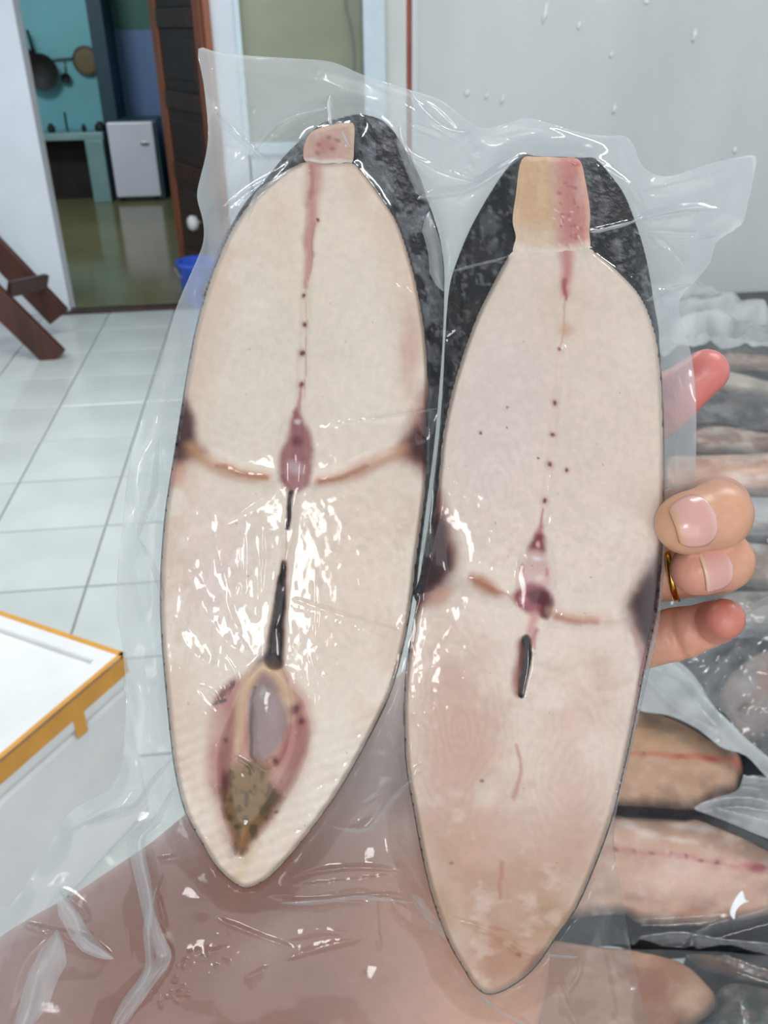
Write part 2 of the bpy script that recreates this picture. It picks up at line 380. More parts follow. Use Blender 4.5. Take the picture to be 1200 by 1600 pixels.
struct(MB().box((.9, 7.6, 1.4), (.12, 4.6, 2.8)).build('wall_kitchen_right', M['blue'], origin=(.9, 7.6, 0)))
struct(MB().box((-1.5, 7.6, 2.85), (5.4, 4.7, .1)).build('ceiling_kitchen', M['offwhite'], origin=(-1.5, 7.6, 2.8)))
dp = MB().tube([ony(153, 52, YK - .03), ony(166, 110, YK - .03), ony(178, 180, YK - .03)], .035, 10)  # dark post at the wall corner, drawn as a tube
tagit(dp.build('post', M['wood_dark'], smooth=True, origin=tuple(ony(178, 180, YK - .03))), 'dark wooden post standing at the corner of the teal wall', 'post')
# counter
ca = onz(62, 314, 0); cb = onz(178, 306, 0); cyf = 8.95
c0 = ony(40, 212, cyf); c1 = ony(160, 207, cyf); ztop = c1[2]
ct = empty('kitchen_counter', ((c0[0] + c1[0]) / 2 - .5, cyf + .17, 0), 'low teal tiled kitchen counter with a dark open hollow beneath', 'counter')
MB().box(((c0[0] - 1.0 + c1[0]) / 2, cyf + .16, ztop - .03), (c1[0] - c0[0] + 1.0, .32, .06), bev=.008).build('countertop', M['counter'], ct)
MB().box((c1[0] - .09, cyf + .17, (ztop - .06) / 2), (.16, .34, ztop - .06), bev=.006).build('leg', M['counter'], ct)
MB().box((c0[0] - .9, cyf + .17, (ztop - .06) / 2), (.16, .34, ztop - .06), bev=.006).build('leg', M['counter'], ct)
MB().box(((c0[0] - .8 + c1[0] - .17) / 2, cyf + .3, (ztop - .06) / 2), (c1[0] - .17 - c0[0] + .8, .06, ztop - .06)).build('back_panel', M['darkhole'], ct)  # dark panel gives the hollow its darkness by colour
fx = ony(104, 195, cyf + .15); fp = Vector([float(q) for q in (fx[0], cyf + .15, ztop)])
tagit(MB().tube([fp + Vector((0, 0, .002)), fp + Vector((0, 0, .13)), fp + Vector((.005, -.02, .16)), fp + Vector((.01, -.06, .155))], .009, 8).build('faucet', M['black'], smooth=True, origin=tuple(fp)), 'thin dark faucet standing up on the teal counter', 'faucet')
for px, h, r, lab in ((80, .07, .035, 'small dark jar left of the faucet on the teal counter'), (131, .06, .022, 'small dark bottle right of the faucet on the teal counter'), (157, .075, .05, 'squat dark pot at the right end of the teal counter')):
    q = ony(px, 200, cyf + .15)
    tagit(MB().lathe([(r * .9, 0), (r, h * .1), (r, h * .65), (r * .55, h * .8), (r * .55, h), (r * .1, h)], (q[0], cyf + .15, ztop + .001), 16).build('jar', M['black'], smooth=True, origin=(q[0], cyf + .15, ztop)), lab, 'jar')
# fridge
fa = ony(165, 190, 8.95); fb = ony(237, 188, 8.95); fz = fa[2]; fwid = fb[0] - fa[0]
fr = empty('mini_fridge', ((fa[0] + fb[0]) / 2, 9.2, 0), 'small white fridge standing on the kitchen floor right of the counter', 'fridge')
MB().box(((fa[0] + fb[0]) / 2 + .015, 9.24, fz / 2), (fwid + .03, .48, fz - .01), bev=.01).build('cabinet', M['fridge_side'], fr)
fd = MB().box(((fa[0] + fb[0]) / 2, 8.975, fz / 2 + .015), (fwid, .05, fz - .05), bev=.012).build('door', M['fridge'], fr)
q = ony(226, 224, 8.94); MB().box((q[0], 8.944, q[2]), (.07, .02, .03), bev=.005).build('handle', M['metal'], fd)
for s in (-1, 1): MB().lathe([(.02, 0), (.022, .02), (.02, .03)], ((fa[0] + fb[0]) / 2 + s * fwid * .38, 9.0, -.001), 12).build('foot', M['black'], fr)
q = ony(277, 262, 9.3)
tagit(MB().box((q[0], 9.3, .46), (.12, .2, .22), bev=.02).build('blue_box', M['bluebox'], origin=(q[0], 9.3, .35)), 'blue box on a dark stand to the right of the fridge', 'box')
tagit(MB().box((q[0], 9.3, .175), (.14, .24, .35), bev=.01).build('box_stand', M['fridge_side'], origin=(q[0], 9.3, 0)), 'dark stand under the blue box right of the fridge', 'stand')
# utensils on a rail
ra = ony(20, 96, YK - .03); rb = ony(120, 91, YK - .03)
rl = MB().tube([ra, rb], .009, 8)
rl.tube([ra, ra + np.array([0, .04, 0])], .009, 8).tube([rb, rb + np.array([0, .04, 0])], .009, 8)
tagit(rl.build('utensil_rail', M['metal'], smooth=True, origin=tuple(ra)), 'thin metal rail for utensils across the teal kitchen wall', 'rail')
def pan(px, py, r, label, dx, off=.10):
    c = ony(px, py, YK - off); e = empty('frying_pan', c, label, 'pan', 'pans on the kitchen rail')
    mt = Matrix.Rotation(math.pi / 2, 4, 'X')
    MB().lathe([(r * .1, 0), (r * .75, 0), (r, .045), (r * .97, .046), (r * .72, .006), (r * .1, .006)], c, 28, mt).build('pan_body', M['black'], e, smooth=True)
    MB().tube([c + np.array([dx * .6, -.03, r * .85]), c + np.array([dx, -.02, r + .18])], [.016, .012], 10).build('handle', M['black'], e, smooth=True)
pan(66, 112, .15, 'black frying pan hanging in front on the teal wall, handle up', -.06)
pan(44, 95, .10, 'black frying pan half hidden behind the front one by the door jamb', -.02, .045)
c = ony(135, 95, YK - .04)
sv = empty('bamboo_sieve', c, 'round brown woven sieve hanging on the teal kitchen wall', 'sieve')
MB().lathe([(.01, 0), (.1, .004), (.105, .02), (.1, .022), (.01, .012)], c, 30, Matrix.Rotation(math.pi / 2, 4, 'X')).build('woven_dish', M['wicker'], sv, smooth=True)
rim = [c + np.array([.112 * math.cos(a), -.01, .112 * math.sin(a)]) for a in np.linspace(0, 2 * math.pi, 33)]
MB().tube(rim, .009, 8).build('rim', M['wood_dark'], sv, smooth=True)
c = ony(104, 122, YK - .03)
ld = empty('ladle', c, 'small dark ladle hanging from the rail between pan and sieve', 'ladle')
MB().tube([ony(100, 94, YK - .03), ony(103, 118, YK - .03)], .007, 8).build('handle', M['metal'], ld, smooth=True)
MB().lathe([(.006, 0), (.03, .01), (.045, .035), (.042, .036), (.026, .014), (.006, .005)], c, 20, Matrix.Rotation(math.pi / 2, 4, 'X')).build('bowl', M['black'], ld, smooth=True)
# open wooden door
hx, hy = DX1 - .012, YB + .17
best = min(np.linspace(.3, 1.5, 200), key=lambda a: abs(proj((hx - .8 * math.cos(a), hy + .8 * math.sin(a), 1.4))[0] - 242))
al = best
dd = np.array([-math.cos(al), math.sin(al), 0]); dn = np.array([-math.sin(al), -math.cos(al), 0])
door = struct(empty('door_1', (hx, hy, 0), 'dark brown panelled wooden door standing open into the kitchen', None))
def dbox(u0, u1, z0, z1, th, off=0, bev=.006):
    c = np.array([hx, hy, 0]) + dd * (u0 + u1) / 2 + dn * off + np.array([0, 0, (z0 + z1) / 2])
    return MB().box(c, (u1 - u0, th, z1 - z0), rz=math.atan2(dd[1], dd[0]), bev=bev)
dbox(.0, .1, .03, 2.05, .042).build('stile', M['wood_light'], door); dbox(.7, .8, .03, 2.05, .042).build('stile', M['wood_light'], door)
for z0, z1 in ((.03, .2), (.62, .72), (1.02, 1.12), (1.45, 1.55), (1.95, 2.05)): dbox(.1, .7, z0, z1, .04).build('rail', M['wood'], door)
for z0, z1 in ((.2, .62), (.72, 1.02), (1.12, 1.45), (1.55, 1.95)): dbox(.1, .7, z0, z1, .018).build('panel', M['wood_dark'], door); dbox(.17, .63, z0 + .06, z1 - .06, .03, bev=.01).build('panel', M['wood_dark'], door)
d_ = ray(314, 347); t_ = ((np.array([hx, hy, 0]) - CP) @ dn + .02) / (d_ @ dn); q = CP + d_ * t_
MB().lathe([(.006, 0), (.014, .02), (.04, .03), (.046, .06), (.034, .078), (.006, .084)], q, 20, Vector(dn).to_track_quat('Z', 'Y').to_matrix().to_4x4()).build('door_handle', M['white'], door, smooth=True)
struct(MB().box((DX1 + .02, YB - .005, 1.05), (.035, .05, 2.1), bev=.005).build('trim_4', M['wood_light'], origin=(DX1, YB, 0)))
# blue bucket
q = onz(318, 476, 0); bk = empty('bucket', q, 'bright blue plastic bucket on the floor by the kitchen doorway', 'bucket')
MB().lathe([(.1, 0), (.105, .005), (.125, .24), (.135, .245), (.135, .262), (.118, .262), (.1, .02), (.01, .02)], q, 32).build('bucket_body', M['bucket'], bk, smooth=True)
MB().tube([q + np.array([.137 * math.cos(a), -.02 - .06 * math.sin(a), .24 - .09 * math.sin(a)]) for a in np.linspace(0, math.pi, 17)], .004, 8).build('handle', M['metal'], bk, smooth=True)
# slanted wooden stand at left
st = empty('wooden_stand', onz(40, 540, 0), 'dark brown wooden stand with slanted plank legs by the white wall', 'stand')
def plank(a, b, wd, th, name, m=M['wood']):
    a = Vector([float(t) for t in a]); b = Vector([float(t) for t in b]); d = (b - a)
    x = d.normalized(); y = Vector((0, 1, 0)); y = (y - x * y.dot(x)).normalized(); z = x.cross(y)
    r = Matrix((x, y, z)).transposed()
    MB().box((a + b) / 2, (d.length, th, wd), bev=.006, rot=r).build(name, m, st)
Y1, Y2 = 4.50, 4.86
plank(ony(88, 560, Y1), ony(-80, 395, Y1), .125, .05, 'leg')
plank(ony(93, 495, Y2), ony(-60, 335, Y2), .125, .05, 'leg')
a = ony(28, 500, Y1); b = ony(60, 462, Y2)
plank(ony(14, 452, Y1 + .05), ony(72, 440, Y2 - .03), .08, .03, 'stretcher', M['wood_dark'])
plank(ony(-60, 430, Y1 + .03), ony(-30, 370, Y2 - .03), .08, .03, 'stretcher', M['wood_dark'])
# ------------------------------------------------------------------ foam box with orange tape
zt = .42
A = onz(190, 1022, zt); B = onz(0, 958, zt); Cc = onz(0, 1205, zt)
e1 = (B - A) / np.linalg.norm(B - A); e2 = np.array([-e1[1], e1[0], 0]); e2 = e2 if e2 @ (Cc - A) > 0 else -e2
L1, L2 = .62, .44
an = math.atan2(e1[1], e1[0])
fbx = empty('foam_box', A + e1 * L1 / 2 + e2 * L2 / 2 - np.array([0, 0, zt]), 'white styrofoam box edged with orange tape on the tiled floor', 'box')
def fb_box(u, v, z, su, sv_, sz, bev=.004): return MB().box(A + e1 * u + e2 * v + np.array([0, 0, z - zt]), (su, sv_, sz), rz=an, bev=bev)
fb_box(L1 / 2, L2 / 2, .17, L1, L2, .34, .012).build('box_body', M['foam'], fbx)
fb_box(L1 / 2, L2 / 2, .375, L1 + .006, L2 + .006, .068, .012).build('lid', M['foam'], fbx)
for (u, v, su, sv_) in ((L1 / 2, .02, L1, .034), (L1 / 2, L2 - .02, L1, .034), (.02, L2 / 2, .034, L2 - .07), (L1 - .02, L2 / 2, .034, L2 - .07)):
    fb_box(u, v, .414, su, sv_, .012, .003).build('lid_rim', M['foam'], fbx)
for (u, v, su, sv_) in ((L1 / 2, -.0035, L1 + .01, .0016), (L1 / 2, L2 + .0035, L1 + .01, .0016), (-.0035, L2 / 2, .0016, L2 + .01), (L1 + .0035, L2 / 2, .0016, L2 + .01)):
    fb_box(u, v, .393, su, sv_, .04, 0).build('tape_strip', M['tape'], fbx)
fb_box(L1 / 2, -.0, .4205, L1 + .01, .012, .0012, 0).build('tape_strip', M['tape'], fbx)
fb_box(-.0, L2 / 2, .4205, .010, L2 + .01, .0012, 0).build('tape_strip', M['tape'], fbx)
fb_box(-.0042, .135, .362, .0014, .027, .07, 0).build('tape_tab', M['tape'], fbx)
# ------------------------------------------------------------------ table under the heap of fish
tb = empty('work_table', (1.0, 1.3, 0), 'low grey work table loaded with packed fish along the wall', 'table')
p = [(.30, .32), (2.0, .32), (2.0, 2.38), (.62, 2.38)]
tv = [(x, y, .80) for x, y in p] + [(x, y, .765) for x, y in p]
mk('tabletop', tv, [(0, 1, 2, 3), (7, 6, 5, 4)] + [(i, i + 4, (i + 1) % 4 + 4, (i + 1) % 4) for i in range(4)], M['tabletop'], tb, smooth=False)
for x, y in ((.42, .42), (1.92, .42), (1.92, 2.3), (.72, 2.3)): MB().tube([(x, y, 0), (x, y, .77)], .02, 12).build('leg', M['metal'], tb, smooth=True)

# ================================================================== the two held fish
def fish_build(name, label, flesh_pts, extra_pts, hfun, paintf, skinpaint, thick, bbox, Pf=held, st=2.0, group=None, H=10.0, dil=1.6, back_h=None, cat='fish'):
    FP = catmull(flesh_pts); XP = catmull(extra_pts) if extra_pts else None
    ff = lambda x, y: sdf(x, y, FP)
    def fs(x, y):
        d = ff(x, y) - dil
        return np.minimum(d, sdf(x, y, XP)) if XP is not None else d
    c = np.mean(FP, 0); base = Pf(c[0], c[1], np.array(0.0 if back_h is None else back_h)).reshape(3)
    root = empty(name, base, label, cat, group)
    g = Grid(ff, *bbox, st)
    h = hfun(g.x, g.y, g.d)
    pt = paintf(g.x, g.y)
    mk('flesh', Pf(g.x, g.y, h), g.q, M['flesh'], root, col=np.clip(pt, 0, .9))
    s = Grid(fs, *bbox, st * 1.6)
    dfl = ff(s.x, s.y)
    hb = hfun(s.x, s.y, np.minimum(dfl, 0))
    t = np.clip(dfl / np.maximum(dfl - s.d, 1e-3), 0, 1)       # 0 at the cut edge, 1 at the silhouette
    hs = np.where(dfl < 0, hb - np.minimum(1.4, -dfl * .3) - .15, (H - 2.4) * (1 - t ** 1.6) * np.where(dfl > 0, 1, 1) - .1)
    cs = skinpaint(s.x, s.y, dfl)
    w0 = Pf(s.x, s.y, hs)
    dome = -thick * np.sqrt(np.clip(1 - (1 - np.clip(-s.d / 60, 0, 1)) ** 2, 0, 1))
    edge = s.d > -1e-3
    w1 = Pf(s.x, s.y, np.where(edge, hs, np.minimum(dome, hs - .3)))
    n = len(s.x)
    mk('skin', np.vstack([w0, w1]), np.vstack([s.q, s.q[:, ::-1] + n]), M['skin_dark'], root, col=np.clip(np.vstack([cs, cs]), 0, .9))
    return root, ff, fs, hfun
def skin_cols(seed, grey=(112, 114, 118), dark=(30, 30, 34), thr=.05, brown=None):
    def f(x, y, d):
        p = Paint(x, y, dark, seed)
        n = fbm(x / 26, y / 34, seed + 2, 5); p.mix(sst(thr, thr + .22, n) * .75, grey)
        n = fbm(x / 7, y / 7, seed + 4, 3); p.mix(sst(.12, .4, n) * .45, (150, 152, 156))
        p.mix(sst(4, 0, d) * .6, (44, 38, 36))
        if brown: p.mix(sst(.0, .3, fbm(x / 50, y / 50, seed + 8, 3)) * .5, brown)
        return p.c
    return f
# ---- left fish
LF = [(478, 253), (500, 256), (530, 254), (553, 256), (572, 275), (592, 302), (622, 350), (645, 420), (658, 480), (666, 540), (669, 600), (668, 650), (667, 700), (665, 760), (658, 820), (651, 870), (644, 930), (632, 1000), (610, 1080), (577, 1150), (532, 1230), (490, 1290), (450, 1340), (415, 1374), (385, 1387), (362, 1376), (338, 1353), (312, 1310), (290, 1268), (275, 1210), (267, 1150), (260, 1080), (254, 1010), (251, 940), (253, 870), (259, 800), (268, 740), (276, 690), (284, 640), (292, 590), (303, 530), (318, 470), (335, 420), (357, 368), (386, 322), (420, 287), (450, 264)]
LX = [(488, 204), (505, 192), (530, 185), (556, 179), (578, 181), (600, 190), (620, 212), (640, 245), (658, 282), (668, 312), (678, 340), (688, 375), (694, 420), (694, 470), (692, 530), (687, 600), (680, 680), (673, 740), (665, 800), (656, 870), (647, 930), (620, 930), (600, 640), (540, 500), (400, 500), (318, 470), (332, 420), (352, 370), (382, 318), (418, 276), (445, 243), (466, 222)]
LB = [(480, 254), (474, 236), (480, 215), (492, 203), (515, 196), (540, 192), (553, 195), (553, 225), (549, 256), (520, 262)]
def lf_h(x, y, d):
    h = 10.0 + .9 * np.sin(np.clip(-d / 150, 0, 1) * math.pi / 2)
    h = h - 3.2 * (1 - sst(0, 9, -d)) ** 2 * np.maximum(sst(256, 285, y), np.abs(x - 515) > 44)
    ctr = [(487, 300), (478, 460), (470, 600), (462, 760), (447, 870), (430, 1000)]
    h = h - .9 * np.exp(-(polydist(x, y, ctr) / 7) ** 2)
    wl = catmull([(285, 690), (320, 712), (360, 735), (420, 748)], False); wr_ = catmull([(490, 752), (540, 742), (600, 715), (660, 690)], False)
    h = h - 1.1 * np.exp(-(polydist(x, y, wl) / 11) ** 2) - 1.1 * np.exp(-(polydist(x, y, wr_) / 11) ** 2)
    h = h - 3.0 * np.exp(-(((x - 285) / 24) ** 2 + ((y - 680) / 42) ** 2)) - 3.0 * np.exp(-(((x - 660) / 26) ** 2 + ((y - 690) / 42) ** 2))
    dd_, wv = polydist(x, y, [(443, 880), (438, 940), (432, 990), (428, 1032)], False, [3, 9, 13, 16])
    h = h - 5.0 * (1 - sst(.3, 1.15, dd_ / wv))
    dd_, wv = polydist(x, y, [(454, 772), (449, 825)], False, [4, 3]); h = h - 2.5 * (1 - sst(.3, 1.2, dd_ / wv))
    cav = catmull([(415, 1045), (440, 1062), (470, 1100), (482, 1150), (465, 1210), (432, 1265), (400, 1310), (372, 1335), (352, 1280), (342, 1220), (345, 1160), (365, 1110), (388, 1065)])
    sd = sdf(x, y, cav); h = h - 3.6 * sst(6, -22, sd)
    h = h + 2.6 * np.sqrt(np.clip(1 - ((x - 418) / 38) ** 2 - ((y - 1115) / 86) ** 2, 0, 1))
    h = h + .8 * np.sqrt(np.clip(1 - ((x - 460) / 28) ** 2 - ((y - 705) / 60) ** 2, 0, 1))
    sv2 = np.exp(-np.clip(-d, 0, 99) / 40) * sst(1080, 1160, y)
    h = h + .12 * sv2 * np.sin(y / 3.2 + x / 9 + 2 * fbm(x / 30, y / 30, 3))
    return h + .10 * fbm(x / 14, y / 22, 2)
def rings(x, y, cx, cy, rx, ry, k, amp, seed):
    r = np.hypot((x - cx) / rx, (y - cy) / ry) + .30 * fbm(x / 70, y / 70, seed, 3)
    return amp * np.sin(r * k) * sst(1.3, .5, r)
def lf_paint(x, y):
    p = Paint(x, y, (232, 215, 198), 1)
    p.blob(400, 560, 110, 200, 8, (232, 217, 202), .8); p.blob(570, 560, 100, 220, -5, (233, 217, 202), .8)
    p.blob(540, 900, 120, 260, 10, (230, 207, 188), .7); p.blob(335, 870, 90, 180, 5, (232, 210, 200), .7)
    p.poly([(400, 330), (440, 300), (465, 380), (470, 480), (430, 420)], (228, 204, 180), .35, 25)
    p.mix(sst(70, 8, -sdf(x, y, catmull(LF))) * .38 * sst(.0, .3, .2 + fbm(x / 60, y / 60, 19, 3)), (216, 176, 148))
    m = 1 + rings(x, y, 385, 580, 110, 190, 44, .014, 3) + rings(x, y, 565, 590, 110, 200, 44, .014, 4) + rings(x, y, 560, 900, 120, 260, 46, .02, 5)
    p.c *= m[:, None]
    # soft grey rim under the skin
    fd = -sdf(x, y, catmull(LF)); p.mix(sst(9, 1, fd) * .7, (186, 162, 142)); p.mix(sst(1.8, .3, fd) * (.55 + .5 * np.clip(2 * fbm(x / 9, y / 9, 17, 2), -.6, .8)), (84, 70, 66))
    # dorsal streak and bone dots
    p.stroke([(492, 262), (490, 300), (485, 350), (482, 400), (479, 450)], [24, 21, 16, 11, 6], (196, 138, 128), .85, 0)
    p.stroke([(487, 262), (488, 310)], [7, 5], (170, 108, 106), .6); p.stroke([(490, 350), (484, 440)], [3, 2], (176, 112, 104), .6)
    p.stroke([(480, 440), (474, 620)], 1.3, (196, 160, 142), .7)
    for a, b, r in ((495, 344, 3), (477, 463, 3.5), (475, 508, 4), (471, 552, 4.5), (470, 600, 4.5)): p.blob(a, b, r * 2.2, r * 2.4, 0, (190, 130, 118), .55); p.blob(a, b, r, r * 1.1, 0, (104, 44, 44), .95, .4)
    # lateral dark muscle
    p.poly([(286, 620), (300, 650), (308, 690), (322, 706), (290, 722), (262, 760), (255, 720), (270, 650)], (140, 84, 72), .95, 9); p.poly([(282, 625), (299, 655), (304, 695), (284, 718), (262, 738), (255, 690)], (74, 42, 40), .95, 6)
    p.poly([(672, 600), (650, 640), (630, 680), (622, 706), (640, 722), (672, 735)], (146, 84, 74), .95, 11); p.poly([(680, 625), (652, 662), (630, 694), (650, 718), (680, 730)], (78, 40, 40), .95, 7)
    p.stroke([(300, 700), (330, 726), (365, 738), (420, 744)], [22, 20, 20, 12], (206, 156, 120), .75, 0); p.stroke([(340, 728), (380, 739), (418, 745)], [8, 9, 6], (176, 116, 80), .75, 0)
    p.stroke([(496, 753), (520, 750), (560, 737), (600, 716), (628, 702)], [12, 16, 20, 20, 22], (204, 150, 122), .75, 0); p.stroke([(500, 754), (540, 744), (575, 728)], [6, 8, 5], (168, 108, 84), .7, 0)
    p.blob(640, 560, 22, 120, 0, (206, 160, 150), .5); p.blob(276, 740, 22, 30, 0, (214, 160, 136), .7)
    # vertebra
    p.stroke([(470, 602), (467, 635), (463, 665)], [2.5, 6, 13], (190, 128, 128), .85)
    p.poly([(464, 640), (478, 665), (486, 690), (487, 730), (480, 760), (455, 768), (438, 748), (436, 715), (445, 690), (455, 660)], (158, 96, 98), .95, 4)
    p.blob(463, 690, 15, 14, 0, (112, 56, 60), .85); p.blob(462, 730, 19, 17, 10, (196, 166, 170), .9); p.blob(474, 716, 8, 8, 0, (150, 90, 92), .7); p.blob(466, 660, 8, 7, 0, (226, 208, 200), .8)
    p.stroke([(442, 745), (452, 762)], 6, (140, 78, 76), .7)
    # slit and body cavity
    p.stroke([(455, 768), (454, 800), (449, 826)], [5, 5, 4], (26, 14, 16), .95, .5); p.stroke([(449, 835), (446, 880)], [3, 4], (186, 142, 134), .6)
    p.stroke([(443, 878), (439, 930), (432, 990), (428, 1036)], [7, 15, 19, 24], (150, 88, 80), .85, .2)
    p.stroke([(442, 880), (438, 930), (432, 985), (430, 1036)], [3.5, 8, 12, 15], (30, 14, 18), .98, .5)
    p.poly([(400, 1036), (418, 1020), (430, 1036), (420, 1045)], (112, 108, 116), .8, 5)
    p.poly([(388, 1050), (420, 1036), (448, 1050), (480, 1100), (488, 1160), (470, 1220), (430, 1275), (400, 1315), (368, 1338), (345, 1285), (326, 1220), (322, 1160), (335, 1100), (365, 1065)], (194, 140, 126), .9, 9)
    p.poly([(385, 1062), (352, 1085), (338, 1110), (330, 1160), (336, 1215), (350, 1240), (372, 1180), (378, 1110)], (168, 104, 98), .65, 10)
    p.poly([(442, 1075), (470, 1110), (482, 1160), (462, 1200), (432, 1190), (450, 1130)], (176, 108, 104), .75, 8)
    p.poly([(392, 1045), (420, 1037), (445, 1056), (462, 1110), (448, 1130), (438, 1075), (415, 1055), (396, 1075), (380, 1130), (370, 1180), (365, 1140), (376, 1080)], (216, 184, 150), .85, 5)
    p.poly([(412, 1056), (434, 1072), (447, 1110), (446, 1150), (425, 1180), (398, 1192), (391, 1150), (394, 1090)], (150, 128, 126), .92, 5)
    p.stroke([(400, 1075), (393, 1120), (390, 1185)], [4, 7, 5], (96, 92, 92), .8); p.blob(428, 1115, 14, 36, 0, (168, 140, 144), .8); p.blob(412, 1082, 8, 16, 0, (186, 178, 172), .6)
    p.poly([(365, 1200), (400, 1192), (424, 1200), (430, 1240), (408, 1290), (374, 1330), (356, 1280), (352, 1230)], (136, 104, 58), .95, 7); p.mix(sst(30, -5, sdf(p.x, p.y, np.array([(365, 1200), (424, 1200), (430, 1240), (374, 1330), (352, 1230)]))) * sst(-.1, .35, fbm(x / 12, y / 14, 33, 4)) * .8, (84, 66, 34)); p.blob(380, 1312, 14, 26, 0, (176, 126, 78), .8)
    p.stroke([(425, 1215), (450, 1200), (478, 1150)], [12, 14, 10], (192, 140, 128), .6)
    for a, b, rx, ry, an_ in ((350, 1085, 20, 8, 118), (345, 1096, 8, 5, 0), (362, 1072, 12, 7, 120), (460, 1110, 9, 12, 30), (470, 1128, 6, 8, 0), (352, 1222, 8, 16, 0), (432, 1190, 7, 5, 40), (432, 1270, 4, 3, 0), (350, 1155, 5, 6, 0), (424, 1232, 5, 4, 0)): p.blob(a, b, rx * 1.7, ry * 1.7, an_, (150, 84, 84), .6); p.blob(a, b, rx, ry, an_, (92, 42, 46), .75)
    p.stroke([(335, 1102), (356, 1094)], 4, (40, 26, 30), .9)
    p.blob(318, 1130, 50, 60, 0, (222, 196, 180), .5); p.stroke([(400, 1320), (385, 1345), (372, 1372)], [14, 16, 12], (214, 186, 148), .6); p.blob(462, 1325, 12, 7, -40, (170, 96, 92), .8)
    p.poly([(520, 1140), (575, 1140), (540, 1210), (480, 1290), (440, 1320), (470, 1240)], (235, 222, 208), .6, 20)
    sv2 = np.exp(-np.clip(fd, 0, 99) / 45) * sst(1080, 1160, y)
    p.c *= (1 + .07 * sv2 * np.sin(y / 3.2 + x / 9 + 2 * fbm(x / 30, y / 30, 3)))[:, None]
    # specks
    for k in range(26):
        a = rng.uniform(290, 630); b = rng.uniform(330, 1300); p.blob(a, b, rng.uniform(1, 2.4), rng.uniform(1, 2), 0, (120, 86, 76), .7)
    p.noise(60, .05, 21); p.noise(9, .03, 22); return p.c
L_root, L_ff, L_fs, L_h = fish_build('fish_slab', 'left pale fish slab in the held bag, belly cavity open at bottom', LF, LX, lf_h, lf_paint, skin_cols(31, thr=-.12), 9, (240, 170, 700, 1400), group=None)
# tail bone block of the left fish
def bone_h(c, rx, ry, top):
    return lambda x, y, d: top - .7 * (1 - sst(0, 10, -d)) ** 2 + .25 * fbm(x / 7, y / 7, 9)
def bone_build(pts, root, paintf, top, name='tail_bone', st=2.0):
    P_ = catmull(pts); f = lambda x, y: sdf(x, y, P_); g = Grid(f, min(p[0] for p in pts) - 4, min(p[1] for p in pts) - 4, max(p[0] for p in pts) + 4, max(p[1] for p in pts) + 4, st)
    h = bone_h(None, 0, 0, top)(g.x, g.y, g.d); e = g.d > -1e-3; n = len(g.x)
    a = held(g.x, g.y, h); b = held(g.x, g.y, np.where(e, h, h - 3)); c = paintf(g.x, g.y)
    mk(name, np.vstack([a, b]), np.vstack([g.q, g.q[:, ::-1] + n]), M['flesh'], root, col=np.clip(np.vstack([c, c]), 0, .9))
def lb_paint(x, y):
    p = Paint(x, y, (206, 170, 156), 3); p.blob(510, 228, 26, 24, 0, (186, 128, 122), .8); p.stroke([(480, 205), (515, 196), (552, 195)], 9, (206, 186, 162), .9); p.stroke([(548, 195), (550, 250)], 6, (200, 176, 152), .9)
    for a, b in ((500, 225), (515, 215), (520, 235), (498, 240), (528, 222)): p.blob(a, b, 7, 5, 30, (150, 92, 92), .6)
    p.stroke([(478, 250), (552, 252)], 5, (232, 220, 210), .7); p.noise(6, .12, 5); return p.c
bone_build(LB, L_root, lb_paint, 10.0)
# ---- right fish
RFo = [(800, 394), (830, 392), (870, 388), (918, 388), (945, 405), (975, 432), (1000, 462), (1019, 505), (1030, 560), (1035, 640), (1037, 720), (1036, 800), (1033, 880), (1026, 955), (1014, 1010), (1003, 1060), (990, 1130), (975, 1200), (955, 1280), (930, 1350), (900, 1418), (872, 1458), (838, 1508), (803, 1538), (768, 1553), (745, 1543), (722, 1508), (700, 1468), (678, 1408), (661, 1340), (648, 1270), (636, 1200), (632, 1120), (635, 1050), (645, 985), (653, 938), (660, 905), (666, 878), (672, 845), (680, 800), (686, 740), (692, 680), (704, 620), (721, 560), (746, 492), (772, 440)]
RX_ = [(815, 241), (840, 244), (905, 246), (930, 248), (955, 275), (976, 305), (992, 345), (1005, 385), (1015, 430), (1022, 475), (1030, 530), (1020, 600), (900, 560), (800, 560), (740, 700), (700, 940), (649, 938), (656, 900), (664, 850), (672, 800), (679, 740), (686, 680), (692, 600), (696, 520), (702, 450), (715, 405), (736, 355), (762, 308), (790, 266)]
RBn = [(815, 250), (840, 245), (875, 246), (905, 250), (915, 285), (922, 330), (921, 360), (919, 392), (880, 398), (840, 400), (803, 396), (806, 370), (801, 345), (806, 305)]
